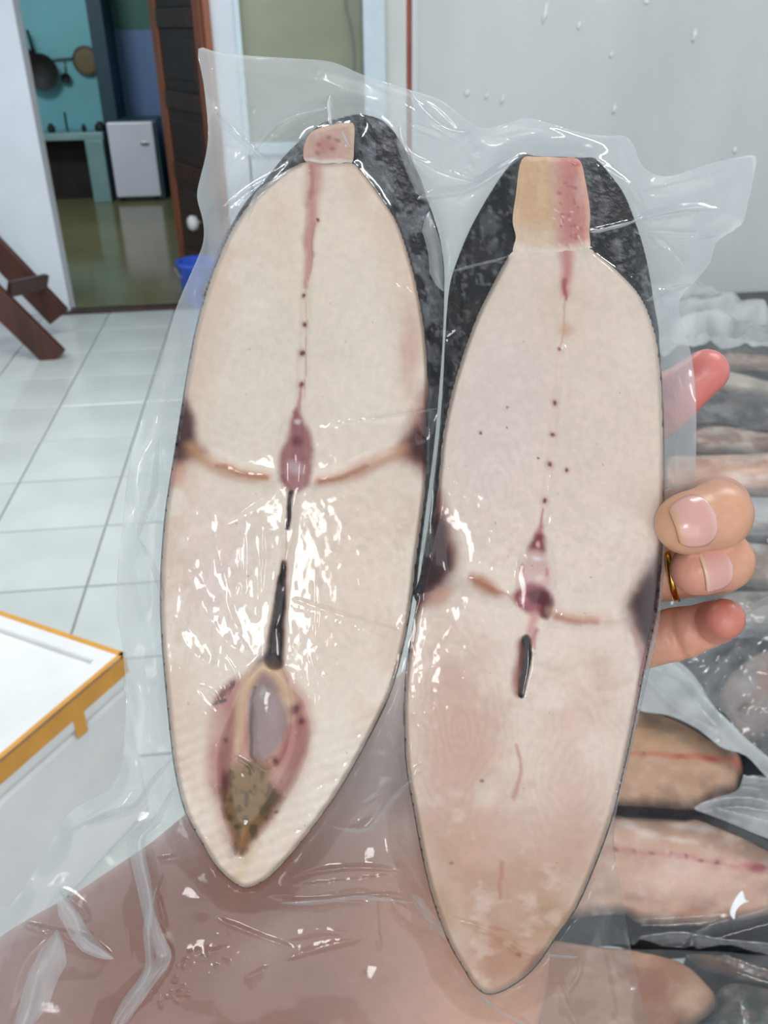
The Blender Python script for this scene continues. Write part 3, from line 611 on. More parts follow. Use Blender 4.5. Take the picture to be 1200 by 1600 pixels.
def rf_h(x, y, d):
    h = 10.0 + .9 * np.sin(np.clip(-d / 150, 0, 1) * math.pi / 2)
    h = h - 3.2 * (1 - sst(0, 9, -d)) ** 2 * np.maximum(sst(394, 425, y), np.abs(x - 860) > 66)
    h = h - .5 * np.exp(-(polydist(x, y, [(877, 545), (860, 720), (848, 820)]) / 6) ** 2)
    h = h - 3.0 * np.exp(-(((x - 690) / 26) ** 2 + ((y - 880) / 46) ** 2)) - 2.5 * np.exp(-(((x - 1022) / 22) ** 2 + ((y - 950) / 60) ** 2))
    wl = catmull([(700, 900), (740, 905), (790, 925)], False); h = h - 1.0 * np.exp(-(polydist(x, y, wl) / 14) ** 2)
    wl = catmull([(870, 960), (920, 970), (990, 960)], False); h = h - .5 * np.exp(-(polydist(x, y, wl) / 12) ** 2)
    h = h + .7 * np.sqrt(np.clip(1 - ((x - 838) / 32) ** 2 - ((y - 910) / 75) ** 2, 0, 1))
    dd_, wv = polydist(x, y, [(822, 1000), (820, 1040), (814, 1085)], False, [8, 9, 5]); h = h - 4.0 * (1 - sst(.2, 1.2, dd_ / wv))
    h = h - 1.5 * np.exp(-(((x - 860) / 14) ** 2 + ((y - 945) / 18) ** 2))
    return h + .12 * fbm(x / 14, y / 20, 6)
def rf_paint(x, y):
    p = Paint(x, y, (231, 211, 196), 41)
    p.blob(780, 650, 110, 220, 8, (230, 210, 202), .8); p.blob(960, 640, 90, 260, -3, (234, 214, 198), .8)
    p.blob(720, 1180, 120, 280, -6, (206, 166, 144), .9); p.blob(900, 1180, 110, 240, 8, (222, 188, 170), .8)
    p.poly([(650, 1280), (760, 1300), (940, 1290), (900, 1430), (800, 1550), (740, 1550), (690, 1450)], (184, 138, 106), .85, 50)
    p.blob(790, 1500, 90, 70, 0, (176, 122, 90), .8); p.blob(860, 1440, 60, 60, -50, (166, 124, 82), .7); p.blob(690, 1420, 30, 70, -15, (170, 130, 88), .6); p.blob(770, 1470, 26, 46, 0, (186, 130, 106), .5)
    m = 1 + rings(x, y, 780, 780, 90, 150, 46, .022, 13) + rings(x, y, 930, 700, 110, 240, 40, .012, 14) + rings(x, y, 720, 1130, 90, 220, 52, .04, 15) + rings(x, y, 900, 1190, 100, 200, 50, .03, 16)
    p.c *= m[:, None]
    for cx, cy, rx, ry, a in ((720, 1060, 70, 34, -30, ), (760, 1010, 40, 30, 0), (700, 1230, 40, 60, 10), (900, 1130, 60, 40, 20), (880, 1230, 50, 40, 0), (700, 985, 40, 30, 0), (760, 1340, 60, 30, 0), (860, 1330, 60, 40, 0)): p.blob(cx, cy, rx, ry, a, (218, 178, 162), .3)
    for cx, cy, rx, ry in ((860, 1090, 50, 30), (930, 1170, 40, 50), (760, 1240, 30, 40), (990, 560, 40, 90), (960, 820, 60, 40)): p.blob(cx, cy, rx, ry, 10, (240, 224, 212), .45)
    n = fbm(x / 38, y / 26, 61, 5) * sst(900, 1050, y); p.mix(sst(.1, .55, n) * .4, (234, 212, 198)); p.mix(sst(.1, .6, -n) * .4, (206, 162, 146))
    fd = -sdf(x, y, catmull(RFo)); p.mix(sst(10, 1, fd) * .6, (188, 160, 142)); p.mix(sst(1.8, .3, fd) * (.55 + .5 * np.clip(2 * fbm(x / 9, y / 9, 17, 2), -.6, .8)), (86, 70, 66))
    p.mix(sst(26, 6, fd) * sst(900, 500, y) * .35, (222, 206, 186))
    p.stroke([(800, 394), (860, 392), (918, 388)], 12, (238, 226, 212), .6); p.blob(880, 480, 60, 90, 0, (228, 200, 180), .5)
    p.stroke([(884, 388), (886, 420), (884, 460)], [24, 17, 13], (196, 122, 122), .85, 0); p.stroke([(884, 440), (884, 470)], [7, 4], (164, 74, 86), .8)
    p.stroke([(882, 470), (878, 545)], 3, (200, 150, 134), .6); p.blob(883, 515, 20, 16, 0, (218, 170, 140), .7)
    for a, b, r in ((877, 545, 3), (869, 630, 4.5), (865, 678, 4.5), (858, 725, 4.5), (851, 783, 5), (884, 735, 3.5), (793, 634, 1.8), (842, 716, 2), (792, 668, 1.6), (750, 675, 3)): p.blob(a, b, r * 2.3, r * 2.3, 0, (202, 138, 128), .5); p.blob(a, b, r, r * 1.2, 15, (110, 46, 44), .9, .35)
    p.stroke([(849, 795), (848, 815), (844, 835)], [2, 5, 12], (190, 110, 116), .8)
    p.poly([(842, 832), (852, 836), (853, 862), (838, 868), (826, 864), (832, 842)], (130, 40, 54), .95, 4); p.blob(843, 848, 5, 9, 0, (226, 170, 170), .9)
    p.poly([(826, 862), (852, 862), (862, 890), (862, 918), (835, 928), (812, 918), (814, 890)], (214, 178, 170), .95, 5); p.blob(840, 872, 15, 6, 0, (232, 224, 222), .8); p.blob(845, 905, 12, 9, 0, (236, 206, 192), .8); p.blob(816, 890, 6, 14, 0, (176, 104, 104), .8); p.blob(856, 895, 5, 14, 0, (190, 110, 112), .7)
    p.poly([(806, 925), (830, 912), (856, 922), (866, 945), (856, 964), (836, 960), (812, 950), (804, 938)], (150, 66, 80), .97, 4); p.poly([(826, 926), (852, 922), (865, 945), (857, 966), (843, 960), (846, 945), (830, 940)], (92, 16, 34), .97, 3)
    p.blob(818, 936, 9, 7, 0, (206, 150, 158), .7)
    p.stroke([(836, 960), (830, 985), (824, 1005)], [13, 12, 10], (206, 142, 136), .85); p.stroke([(840, 985), (832, 1010)], 8, (170, 70, 80), .7)
    p.stroke([(815, 1005), (812, 1045), (809, 1082)], [14, 17, 12], (150, 76, 62), .9, .1); p.stroke([(822, 1000), (822, 1040), (815, 1086)], [9, 8, 4], (16, 6, 10), .99, .6)
    p.poly([(735, 898), (765, 905), (785, 925), (775, 930), (740, 915)], (176, 108, 76), .95, 6); p.stroke([(785, 925), (808, 940)], 5, (196, 140, 120), .5)
    p.stroke([(872, 962), (900, 968), (932, 970)], [11, 13, 10], (176, 104, 80), .85, 0); p.stroke([(860, 955), (950, 968)], 16, (220, 176, 154), .5)
    p.poly([(688, 770), (706, 830), (714, 872), (694, 912), (664, 948), (640, 955), (652, 880), (672, 790)], (132, 72, 64), .95, 9); p.poly([(684, 800), (702, 850), (704, 882), (680, 915), (640, 945), (655, 860)], (52, 24, 28), .96, 6)
    p.blob(690, 930, 34, 20, -40, (206, 150, 126), .7)
    p.poly([(1040, 830), (1020, 870), (998, 905), (976, 945), (985, 975), (1004, 1010), (1010, 1050), (1024, 1000), (1036, 900)], (124, 84, 80), .95, 10); p.poly([(1046, 840), (1018, 890), (986, 940), (998, 978), (1014, 1005), (1040, 930)], (68, 46, 48), .96, 7); p.stroke([(990, 985), (1006, 1040), (992, 1120)], [8, 9, 6], (196, 130, 128), .6)
    p.stroke([(806, 1162), (812, 1200), (800, 1245)], [4, 5, 8], (180, 106, 100), .6, 0); p.stroke([(784, 1345), (783, 1405)], [6, 4], (176, 106, 92), .6, 0); p.blob(752, 1222, 6, 5, 0, (90, 60, 56), .8); p.blob(705, 1350, 5, 4, 0, (130, 60, 60), .7)
    p.blob(835, 1500, 40, 14, -52, (130, 88, 72), .6); p.blob(810, 1490, 7, 7, 0, (140, 70, 60), .6)
    for k in range(30): a = rng.uniform(700, 1000); b = rng.uniform(450, 1350); p.blob(a, b, rng.uniform(1, 2.2), rng.uniform(1, 2), 0, (140, 96, 84), .7)
    p.noise(50, .05, 25); p.noise(8, .035, 26); return p.c
R_root, R_ff, R_fs, R_h = fish_build('fish_slab', 'right pinkish fish slab in the held bag, narrow slit mid-body', RFo, RX_, rf_h, rf_paint, skin_cols(51, thr=.1, grey=(96, 96, 98), brown=(60, 54, 48)), 9, (620, 230, 1050, 1566))
def rb_paint(x, y):
    p = Paint(x, y, (222, 196, 172), 43); p.poly([(812, 250), (858, 248), (868, 300), (864, 350), (806, 345)], (212, 172, 132), .8, 12); p.blob(850, 300, 12, 50, 0, (224, 192, 156), .6)
    p.poly([(872, 246), (904, 248), (916, 290), (922, 340), (918, 392), (876, 395), (872, 330)], (200, 134, 126), .95, 12); p.blob(905, 300, 12, 40, -5, (216, 176, 166), .6)
    for k in range(26): p.blob(rng.uniform(872, 910), rng.uniform(252, 390), rng.uniform(3, 7), rng.uniform(2, 5), rng.uniform(0, 90), (178, 84, 88), .6)
    for k in range(16): p.blob(rng.uniform(860, 915), rng.uniform(330, 392), rng.uniform(2, 6), 2, rng.uniform(0, 60), (238, 220, 214), .6)
    p.stroke([(802, 388), (860, 395), (918, 388)], 18, (236, 222, 206), .75); p.noise(5, .09, 5); return p.c
bone_build(RBn, R_root, rb_paint, 10.25)

# ================================================================== vacuum bag
BAG = [(310, 76), (345, 83), (420, 89), (470, 92), (520, 97), (570, 118), (640, 140), (690, 157), (720, 180), (740, 195), (762, 200), (800, 190), (825, 184), (870, 196), (910, 208), (950, 212), (975, 212), (990, 226), (1003, 258), (1030, 275), (1060, 272), (1100, 258), (1150, 246), (1180, 243), (1180, 265), (1168, 320), (1158, 352), (1120, 378), (1110, 410), (1085, 441), (1062, 468), (1064, 505), (1078, 545), (1086, 600), (1088, 680), (1083, 770), (1058, 800), (1040, 830), (1038, 880), (1034, 940), (1024, 1010), (1011, 1065), (994, 1140), (976, 1215), (962, 1275), (960, 1330), (972, 1400), (985, 1480), (1012, 1600), (1034, 1700), (1040, 1740), (700, 1750), (300, 1750), (-90, 1750), (-80, 1640), (-40, 1520), (5, 1430), (45, 1375), (78, 1320), (105, 1274), (135, 1252), (170, 1234), (190, 1190), (197, 1100), (192, 1020), (183, 960), (183, 900), (190, 830), (200, 740), (214, 680), (235, 620), (254, 560), (275, 482), (308, 405), (318, 375), (317, 345), (308, 310), (311, 285), (322, 240), (325, 200), (318, 130)]
BP = catmull(BAG, True, 3)
fbag = lambda x, y: sdf(x, y, BP)
st = 2.6
bg = Grid(fbag, -100, 66, 1196, 1756, st)
X, Y = bg.X, bg.Y
def fish_front(fs, ff, hf, bone, bbox):
    out = np.full(X.shape, -99.0); m = (X > bbox[0]) & (X < bbox[2]) & (Y > bbox[1]) & (Y < bbox[3])
    x, y = X[m], Y[m]; a = ff(x, y); s = fs(x, y); b = sdf(x, y, catmull(bone))
    t = np.clip(a / np.maximum(a - s, 1e-3), 0, 1); h = np.where(a < 0, hf(x, y, np.minimum(a, 0)), 7.6 * (1 - t ** 1.6))
    h = np.where((b < 0), np.maximum(h, 10.2 - 3 * (1 - sst(0, 12, -b)) ** 2), h); o = np.where((s < 0) | (b < 0), h + .25, -99); out[m] = o; return out
ob = np.maximum(fish_front(L_fs, L_ff, L_h, LB, (240, 170, 700, 1400)), fish_front(R_fs, R_ff, R_h, RBn, (620, 230, 1050, 1566)))
floor_h = -2.5
obst = np.maximum(ob, floor_h)
h = np.maximum(ob, 0).copy()
inside = bg.X * 0 + 1
for it in range(420):
    a = .25 * (np.roll(h, 1, 0) + np.roll(h, -1, 0) + np.roll(h, 1, 1) + np.roll(h, -1, 1)) - .012
    a[0] = a[-1] = a[:, 0] = a[:, -1] = 0
    h = np.maximum(obst, a)
gap = h - ob
# creases pressed into the film: polyline, half width px, height mm
CR = [
 ([(336, 178), (372, 205), (415, 250)], 5, 1.3), ([(376, 150), (380, 180), (372, 210)], 6, .9), ([(395, 240), (440, 190), (515, 168)], 6, 1.2), ([(328, 345), (380, 300), (440, 268)], 6, 1.0), ([(345, 225), (380, 235)], 4, .7), ([(516, 150), (520, 200)], 3, .9), ([(518, 200), (535, 212), (552, 232)], 2.5, .8), ([(458, 240), (480, 262), (540, 256)], 2.5, .6), ([(350, 110), (420, 130), (500, 128)], 8, .6),
 ([(560, 120), (650, 150), (700, 190), (720, 215)], 7, .9), ([(625, 190), (680, 205), (705, 230)], 6, 1.2), ([(640, 240), (690, 270), (752, 285)], 4, 1.3), ([(660, 300), (730, 300), (790, 262)], 4, 1.2), ([(700, 320), (760, 290), (820, 244)], 3, 1.1), ([(680, 330), (690, 390), (693, 450)], 6, 1.8), ([(632, 225), (655, 280), (672, 330)], 5, 1.0), ([(735, 215), (700, 240), (690, 280)], 6, .8), ([(820, 242), (880, 236), (960, 262)], 2.5, 1.0), ([(760, 215), (840, 200), (900, 218)], 8, .8),
 ([(915, 362), (950, 356), (990, 345)], 3, 1.8), ([(985, 350), (1050, 330), (1110, 328)], 7, 1.5), ([(985, 355), (1060, 362), (1120, 365)], 5, 1.2), ([(930, 255), (985, 290), (1010, 330)], 6, 1.0), ([(1000, 300), (1060, 300), (1150, 262)], 10, 1.2), ([(985, 345), (1040, 380), (1080, 430)], 9, 1.0), ([(1010, 470), (1040, 450), (1080, 440)], 5, 1.2), ([(985, 430), (1010, 460), (1022, 500)], 3, 1.0), ([(1030, 480), (1050, 430), (1040, 380)], 7, .9), ([(1022, 560), (1040, 600), (1034, 612)], 2.5, .8),
 ([(700, 425), (740, 412), (790, 400)], 2.5, 1.2), ([(672, 512), (700, 516), (720, 506)], 2.5, .9), ([(560, 655), (620, 646), (690, 638)], 2.2, .55), ([(490, 664), (560, 652), (650, 646)], 2, .35), ([(635, 660), (665, 690)], 2.5, .8), ([(600, 420), (640, 450), (690, 500)], 3, .7), ([(610, 370), (650, 430), (670, 470)], 3, .7),
 ([(450, 930), (520, 958), (640, 990)], 2.2, .5), ([(440, 940), (540, 972), (610, 1000)], 2.2, .4), ([(655, 930), (640, 960), (625, 990)], 2.5, .7), ([(640, 930), (680, 920), (730, 905)], 2, .4), ([(690, 1430), (760, 1450), (830, 1490), (865, 1470)], 3, .7),
 ([(282, 860), (310, 930), (350, 1000), (400, 1030)], 6, .55), ([(270, 960), (300, 1020), (360, 1050)], 5, .4), ([(380, 820), (380, 900), (370, 960)], 9, .5), ([(410, 800), (416, 880), (405, 950)], 8, .55), ([(330, 840), (345, 920), (380, 1000)], 7, .45), ([(495, 880), (500, 960), (492, 1010)], 6, .45), ([(340, 1010), (370, 1060), (350, 1100)], 5, .5), ([(480, 1010), (500, 1080), (490, 1110)], 5, .4), ([(430, 770), (390, 790), (350, 820)], 7, .5), ([(300, 1070), (335, 1085), (345, 1120)], 5, .5), ([(360, 1180), (392, 1200), (390, 1230)], 3, .6), ([(455, 1140), (475, 1165), (470, 1190)], 3, .5),
 ([(245, 690), (247, 760), (232, 800), (216, 842)], 4, 1.4), ([(216, 842), (240, 895), (252, 930)], 4, 1.2), ([(210, 870), (218, 940), (240, 1010)], 6, .8), ([(256, 960), (262, 1080), (262, 1150)], 4, .9), ([(232, 1160), (250, 1185), (262, 1190)], 3, .8), ([(268, 1185), (240, 1225), (215, 1262), (165, 1278), (110, 1296)], 4, 1.8), ([(250, 1180), (258, 1230), (256, 1255)], 4, 1.4), ([(288, 1268), (252, 1288), (225, 1308), (226, 1335), (234, 1372), (240, 1420), (256, 1465), (268, 1497), (240, 1545), (200, 1590), (160, 1650)], 4, 3.0), ([(240, 1385), (232, 1450), (236, 1520)], 4, 2.0), ([(268, 1497), (236, 1525), (190, 1580), (150, 1650)], 4, 2.2), ([(246, 1390), (262, 1450)], 3, 1.4), ([(290, 1270), (310, 1300), (330, 1330)], 3, 1.2), ([(232, 1345), (280, 1340), (315, 1328)], 4, 1.2), ([(30, 1440), (85, 1455), (130, 1465), (178, 1497)], 5, 2.0), ([(85, 1455), (40, 1500), (20, 1560), (5, 1620)], 7, 2.2), ([(60, 1480), (50, 1560), (30, 1640)], 6, 1.4), ([(90, 1390), (130, 1420), (140, 1440)], 7, 1.4), ([(110, 1296), (70, 1370)], 9, .8),
 ([(400, 1400), (430, 1408), (470, 1410), (560, 1400), (620, 1398), (660, 1412)], 3.5, 1.4), ([(440, 1385), (480, 1365), (560, 1355), (650, 1362)], 4, 1.2), ([(520, 1290), (570, 1292), (600, 1250), (640, 1222), (660, 1190)], 4, 1.1), ([(560, 1260), (600, 1235), (655, 1205)], 4, .8), ([(600, 1390), (640, 1440), (690, 1462)], 7, 1.6), ([(590, 1392), (588, 1440), (596, 1490)], 5, 1.0), ([(600, 1395), (660, 1418), (690, 1450)], 5, 1.2), ([(575, 1465), (510, 1480), (440, 1500)], 5, 1.0), ([(575, 1465), (500, 1455), (440, 1470)], 5, .8), ([(330, 1430), (400, 1460), (470, 1485)], 4, .8), ([(460, 1480), (475, 1490), (440, 1500)], 3, 1.0), ([(620, 1300), (632, 1320), (645, 1300)], 4, .9), ([(610, 1300), (650, 1380), (690, 1440)], 6, .8), ([(380, 1530), (400, 1520), (420, 1510)], 4, .8), ([(600, 1120), (620, 1200), (640, 1330)], 6, .8), ([(560, 1180), (610, 1180), (640, 1160)], 5, .8),
 ([(745, 1548), (780, 1575), (830, 1600)], 3, 1.2), ([(865, 1470), (900, 1490), (905, 1520), (880, 1560)], 7, 1.0), ([(850, 1495), (880, 1540), (905, 1610)], 3, 1.0), ([(850, 1488), (905, 1494)], 3, 1.4), ([(930, 1420), (945, 1500), (965, 1600)], 8, .7), ([(800, 1545), (850, 1520), (880, 1540)], 3, .9)]
rid = np.zeros(X.shape)
for pts, wd, amp in CR:
    P_ = catmull(pts, False, 4) if len(pts) > 2 else np.array(pts, float)
    pad = wd * 6; x0, y0 = P_.min(0) - pad; x1, y1 = P_.max(0) + pad
    i0 = max(int((y0 - Y[0, 0]) / st), 0); i1 = min(int((y1 - Y[0, 0]) / st) + 2, X.shape[0]); j0 = max(int((x0 - X[0, 0]) / st), 0); j1 = min(int((x1 - X[0, 0]) / st) + 2, X.shape[1])
    xs, ys = X[i0:i1, j0:j1], Y[i0:i1, j0:j1]
    d, t = polydist(xs, ys, P_, False, np.linspace(0, 1, len(P_)))
    dv = P_[-1] - P_[0]; sgn = ((xs - P_[0][0]) * dv[1] - (ys - P_[0][1]) * dv[0]) > 0
    tap = np.clip(np.minimum(t, 1 - t) * 4, .0, 1)
    rid[i0:i1, j0:j1] = np.maximum(rid[i0:i1, j0:j1], amp * tap * np.exp(-d / np.where(sgn, wd * .55, wd * 3.2)))
# droplets and bubbles
BUB = [(497, 113, 9), (747, 237, 9), (735, 257, 8), (728, 268, 5), (1040, 611, 6), (1042, 640, 5), (398, 170, 5), (330, 110, 5), (655, 230, 6), (430, 210, 5), (1005, 435, 6), (1050, 1420, 0)]
for k in range(46): BUB.append((rng.uniform(250, 330), 0, rng.uniform(2.5, 5)))
for k, (a, b, r) in enumerate(BUB):
    if b == 0 and r < 5.01 and k > 11: a = 240 + (k - 12) * 2.4 + rng.uniform(-14, 14); b = 1560 - (k - 12) * 1.9 + rng.uniform(-30, 30)
    if r <= 0: continue
    m = (np.abs(X - a) < r * 2) & (np.abs(Y - b) < r * 2); rr = np.hypot(X[m] - a, Y[m] - b) / r; rid[m] += .10 * r * np.clip(1 - rr ** 2, 0, 1)
con = np.exp(-np.clip(gap, 0, 9) / .8)
conh = np.maximum(con, (ob > -50) * 1.0)
wr1 = (fbm(X / 130, Y / 90, 71, 2) * 2.0 + .35 * fbm(X / 40, Y / 55, 72, 2)) * (1 - con)
lump = fbm(X / 14, Y / 36, 75, 2) * .42 * np.exp(-(((X - 380) / 130) ** 2 + ((Y - 950) / 190) ** 2)) + fbm(X / 18, Y / 40, 76, 2) * .22 * np.exp(-(((X - 700) / 70) ** 2 + ((Y - 1150) / 260) ** 2))
fine = fbm(X / 40, Y / 60, 77, 2) * .09 * con
h2 = h + rid + wr1 + lump + fine
d_in = np.clip(-fbag(X, Y), 0, 60)
h2 = np.where(gap < .3, np.maximum(h2, ob + .05), h2)
u = bg.used
# curl of the free edge
ed = (1 - sst(0, 34, d_in)) * (2.4 * np.sin(X / 46 + Y / 70) + 1.2 * np.sin(Y / 24 - X / 31))
h2 = h2 + ed * (1 - con)
hz = .02 + .25 * (1 - conh) + .08 * sst(.3, 2.0, rid) * (1 - conh * .8) + .06 * np.clip(fbm(X / 60, Y / 60, 81, 2), -.5, 1) * (1 - conh)
hz = hz + .07 * (1 - sst(20, 40, d_in)) * (Y < 1300) + .09 * (1 - conh) * sst(420, 300, Y)                       # embossed margin; extra haze near the top brightens the film
hz = hz * (1 - .55 * np.exp(-(((X - 690) / 60) ** 2 + ((Y - 640) / 190) ** 2)))  # wet between the slabs
hz = hz * (1 - .85 * sst(1180, 1380, Y) * sst(-20, 200, X)) * (1 - .4 * sst(1300, 1420, Y))
bag = empty('vacuum_bag', held(600, 900, np.array(0.0)).reshape(3), 'large clear vacuum bag holding two pale fish slabs, held in hand', 'bag')
mk('front_film', held(bg.x, bg.y, h2.ravel()[u]), bg.q, M['film'], bag, attrs={'haze': np.clip(hz.ravel()[u], .02, .7)})
def hsamp(px, py):
    j = np.clip(((px - X[0, 0]) / st).round().astype(int), 0, X.shape[1] - 1); i = np.clip(((py - Y[0, 0]) / st).round().astype(int), 0, X.shape[0] - 1); return h2[i, j]
FOLDS = [([(272, 1232), (250, 1285), (227, 1310), (228, 1340), (238, 1385), (252, 1450), (268, 1497), (240, 1540), (205, 1590), (160, 1660)], 24, 3.6, .34), ([(246, 1385), (237, 1450), (239, 1515), (200, 1575), (160, 1640)], 14, 2.4, .3),
 ([(95, 1392), (120, 1420), (140, 1455), (178, 1497)], 30, 1.8, .42), ([(88, 1452), (60, 1490), (38, 1540), (18, 1620)], -46, 2.6, .36), ([(436, 1410), (500, 1404), (570, 1397), (650, 1410)], 9, 1.6, .2), ([(640, 236), (690, 268), (756, 286)], 15, 2.0, .34),
 ([(652, 312), (735, 302), (818, 244)], -18, 2.2, .3), ([(672, 330), (690, 390), (694, 455)], 22, 2.4, .42), ([(985, 350), (1050, 334), (1125, 328)], -14, 2.2, .32), ([(990, 362), (1060, 366), (1118, 368)], 10, 1.8, .28), ([(336, 176), (372, 205), (422, 252)], 13, 1.8, .3), ([(392, 248), (440, 196), (512, 170)], -22, 2.0, .28),
 ([(248, 688), (247, 760), (233, 802), (215, 845)], 11, 1.6, .22), ([(216, 845), (236, 890), (254, 940)], -9, 1.4, .2), ([(640, 1396), (660, 1436), (694, 1470)], -18, 2.0, .2), ([(520, 1291), (575, 1290), (610, 1246), (658, 1204)], 9, 1.5, .2), ([(922, 362), (955, 353), (992, 344)], 6, 1.0, .6), ([(517, 148), (520, 200)], 7, 1.0, .5), ([(535, 203), (553, 234)], 6, .8, .5), ([(385, 345), (400, 300), (455, 262)], 7, .9, .35),
 ([(270, 1186), (240, 1226), (215, 1262), (165, 1279), (108, 1298)], 10, 1.6, .22), ([(852, 1490), (905, 1494)], 5, 1.0, .3), ([(748, 1550), (785, 1578), (832, 1602)], 7, 1.2, .25), ([(560, 655), (620, 646), (690, 636)], 5, .5, .12), ([(700, 424), (742, 412), (796, 399)], 5, .7, .25), ([(1008, 470), (1040, 450), (1082, 442)], 9, 1.4, .3), ([(640, 140), (690, 190), (735, 205)], 16, 1.4, .25), ([(625, 195), (650, 262), (676, 318)], 16, 1.4, .3)]
for pts, wd, hm_, hzv in FOLDS:
    P_ = catmull(pts, False, 8); tg = np.gradient(P_, axis=0); tg /= np.linalg.norm(tg, axis=1)[:, None] + 1e-9; nm_ = np.column_stack([-tg[:, 1], tg[:, 0]])
    t = np.linspace(0, 1, len(P_)); tp = np.clip(np.minimum(t, 1 - t) * 4, .04, 1) ** .7; m_ = 9; js = np.arange(m_) / (m_ - 1)
    px = P_[:, 0:1] + nm_[:, 0:1] * wd * tp[:, None] * js; py = P_[:, 1:2] + nm_[:, 1:2] * wd * tp[:, None] * js
    wob = 1 + .3 * fbm(px / 30, py / 30, 97, 2)
    prof = np.where(js < .35, js / .35, 1 - ((js - .35) / .65) ** .8)
    hh = hsamp(px, py) + .12 + hm_ * tp[:, None] * prof * wob * .8
    n_, q_ = len(P_), []
    for i in range(n_ - 1):
        for j in range(m_ - 1): q_.append((i * m_ + j, i * m_ + j + 1, (i + 1) * m_ + j + 1, (i + 1) * m_ + j))
    mk('film_fold', held(px.ravel(), py.ravel(), hh.ravel()), np.array(q_), M['film'], bag, attrs={'haze': np.full(px.size, hzv) * np.clip(.6 + .8 * prof, 0, 1)[None, :].repeat(n_, 0).ravel()})
b2 = Grid(fbag, -100, 66, 1196, 1756, 7)
ub = b2.used
fsb = np.minimum(L_fs(b2.x, b2.y), R_fs(b2.x, b2.y))
hbk = -3.2 - 8.2 * sst(8, -40, fsb) + 1.3 * fbm(b2.x / 50, b2.y / 60, 91)
hbk = np.where(b2.d > -1, np.interp(0, [0, 1], [0, 1]) * 0 - .0, hbk)
edb = (1 - sst(0, 34, -b2.d)) * (2.4 * np.sin(b2.x / 46 + b2.y / 70) + 1.2 * np.sin(b2.y / 24 - b2.x / 31))
mk('back_film', held(b2.x, b2.y, np.where(b2.d > -1, -3.0, hbk) + edb), b2.q[:, ::-1], M['film_back'], bag, attrs={'haze': .15 * (1 - .9 * sst(1150, 1380, b2.y)) + 0 * b2.x})

# ================================================================== hand and forearm (left hand, palm behind the bag)
def mm(px, py, wv): # point in bag space, mm
    k = (DB * 1000 - wv) / F; return np.array([(px - 600) * k, -(py - 800) * k, wv], float)
FING = {
 'index':  [(mm(905, 780, -34), 10.5), (mm(985, 680, -28), 9.0), (mm(1050, 622, -20), 8.2), (mm(1103, 581, -15), 7.0)],
 'middle': [(mm(915, 850, -34), 10.5), (mm(1120, 794, -19), 9.8), (mm(1122, 804, 11.5), 9.0), (mm(1078, 817, 14), 8.3), (mm(1070, 819, 14), 7.9)],
 'ring':   [(mm(920, 910, -36), 10.0), (mm(1120, 882, -22), 9.2), (mm(1130, 877, 3), 8.2), (mm(1094, 888, 5.5), 7.3), (mm(1087, 890, 5.5), 7.0)],
 'pinky':  [(mm(900, 1025, -34), 9.8), (mm(1062, 990, -20), 8.0), (mm(1112, 975, -13), 6.6), (mm(1132, 967, -3), 6.0)],
 'thumb':  [(mm(790, 960, -44), 12), (mm(790, 850, -34), 10.5), (mm(810, 760, -27), 9.0), (mm(825, 710, -24), 7.5)],
}
ARM = [(mm(-120, 1800, -92), 54), (mm(130, 1650, -90), 54), (mm(425, 1440, -82), 50), (mm(640, 1255, -70), 40), (mm(760, 1120, -62), 30), (mm(800, 1070, -58), 27)]
PALM = [((mm(800, 1070, -58), 24), (mm(905, 800, -38), 13)), ((mm(800, 1070, -58), 24), (mm(915, 860, -38), 14)), ((mm(810, 1075, -56), 24), (mm(920, 925, -38), 13)), ((mm(820, 1090, -54), 22), (mm(905, 1020, -37), 12)), ((mm(800, 1070, -58), 24), (mm(790, 960, -46), 15))]
vox = 1.2
lo = np.array([-190.0, -262, -154]); hi = np.array([128.0, 62, 28]); dim = np.ceil((hi - lo) / vox).astype(int) + 1
ax = [lo[i] + vox * np.arange(dim[i]) for i in range(3)]
def capsule(S, a, ra, b, rb, k, squash=None):
    r = max(ra, rb) + max(k, 3) + 2; l = np.minimum(a, b) - r; u_ = np.maximum(a, b) + r
    i0 = np.clip(((l - lo) / vox).astype(int), 0, dim - 1); i1 = np.clip(((u_ - lo) / vox).astype(int) + 2, 1, dim)
    if (i1 <= i0).any(): return
    gx, gy, gz = np.meshgrid(*[ax[i][i0[i]:i1[i]] for i in range(3)], indexing='ij', sparse=True)
    e = b - a; L = e @ e + 1e-9
    t = np.clip(((gx - a[0]) * e[0] + (gy - a[1]) * e[1] + (gz - a[2]) * e[2]) / L, 0, 1)
    d = np.sqrt((gx - a[0] - t * e[0]) ** 2 + (gy - a[1] - t * e[1]) ** 2 + (gz - a[2] - t * e[2]) ** 2) - (ra + (rb - ra) * t)
    sl = tuple(slice(i0[i], i1[i]) for i in range(3)); s = S[sl]
    if k > 0:
        hh = np.clip(.5 + .5 * (d - s) / k, 0, 1); S[sl] = (d * (1 - hh) + s * hh) - k * hh * (1 - hh)
    else: S[sl] = np.minimum(s, d)
big = 30.0
Sp = np.full(dim, big, np.float32)
for (a, ra), (b, rb) in zip(ARM, ARM[1:]): capsule(Sp, a, ra, b, rb, 8)
for (a, ra), (b, rb) in ((( mm(200, 1850, -96), 54), (mm(640, 1500, -86), 46)), ((mm(640, 1500, -86), 46), (mm(790, 1170, -64), 27))): capsule(Sp, a, ra, b, rb, 26)
for (a, ra), (b, rb) in PALM: capsule(Sp, a, ra, b, rb, 9)
S = Sp.copy()
CREASE = {'pinky': [(1, 1.7), (2, 1.5)], 'index': [(2, .8), (1, .6)], 'middle': [], 'ring': [], 'thumb': []}
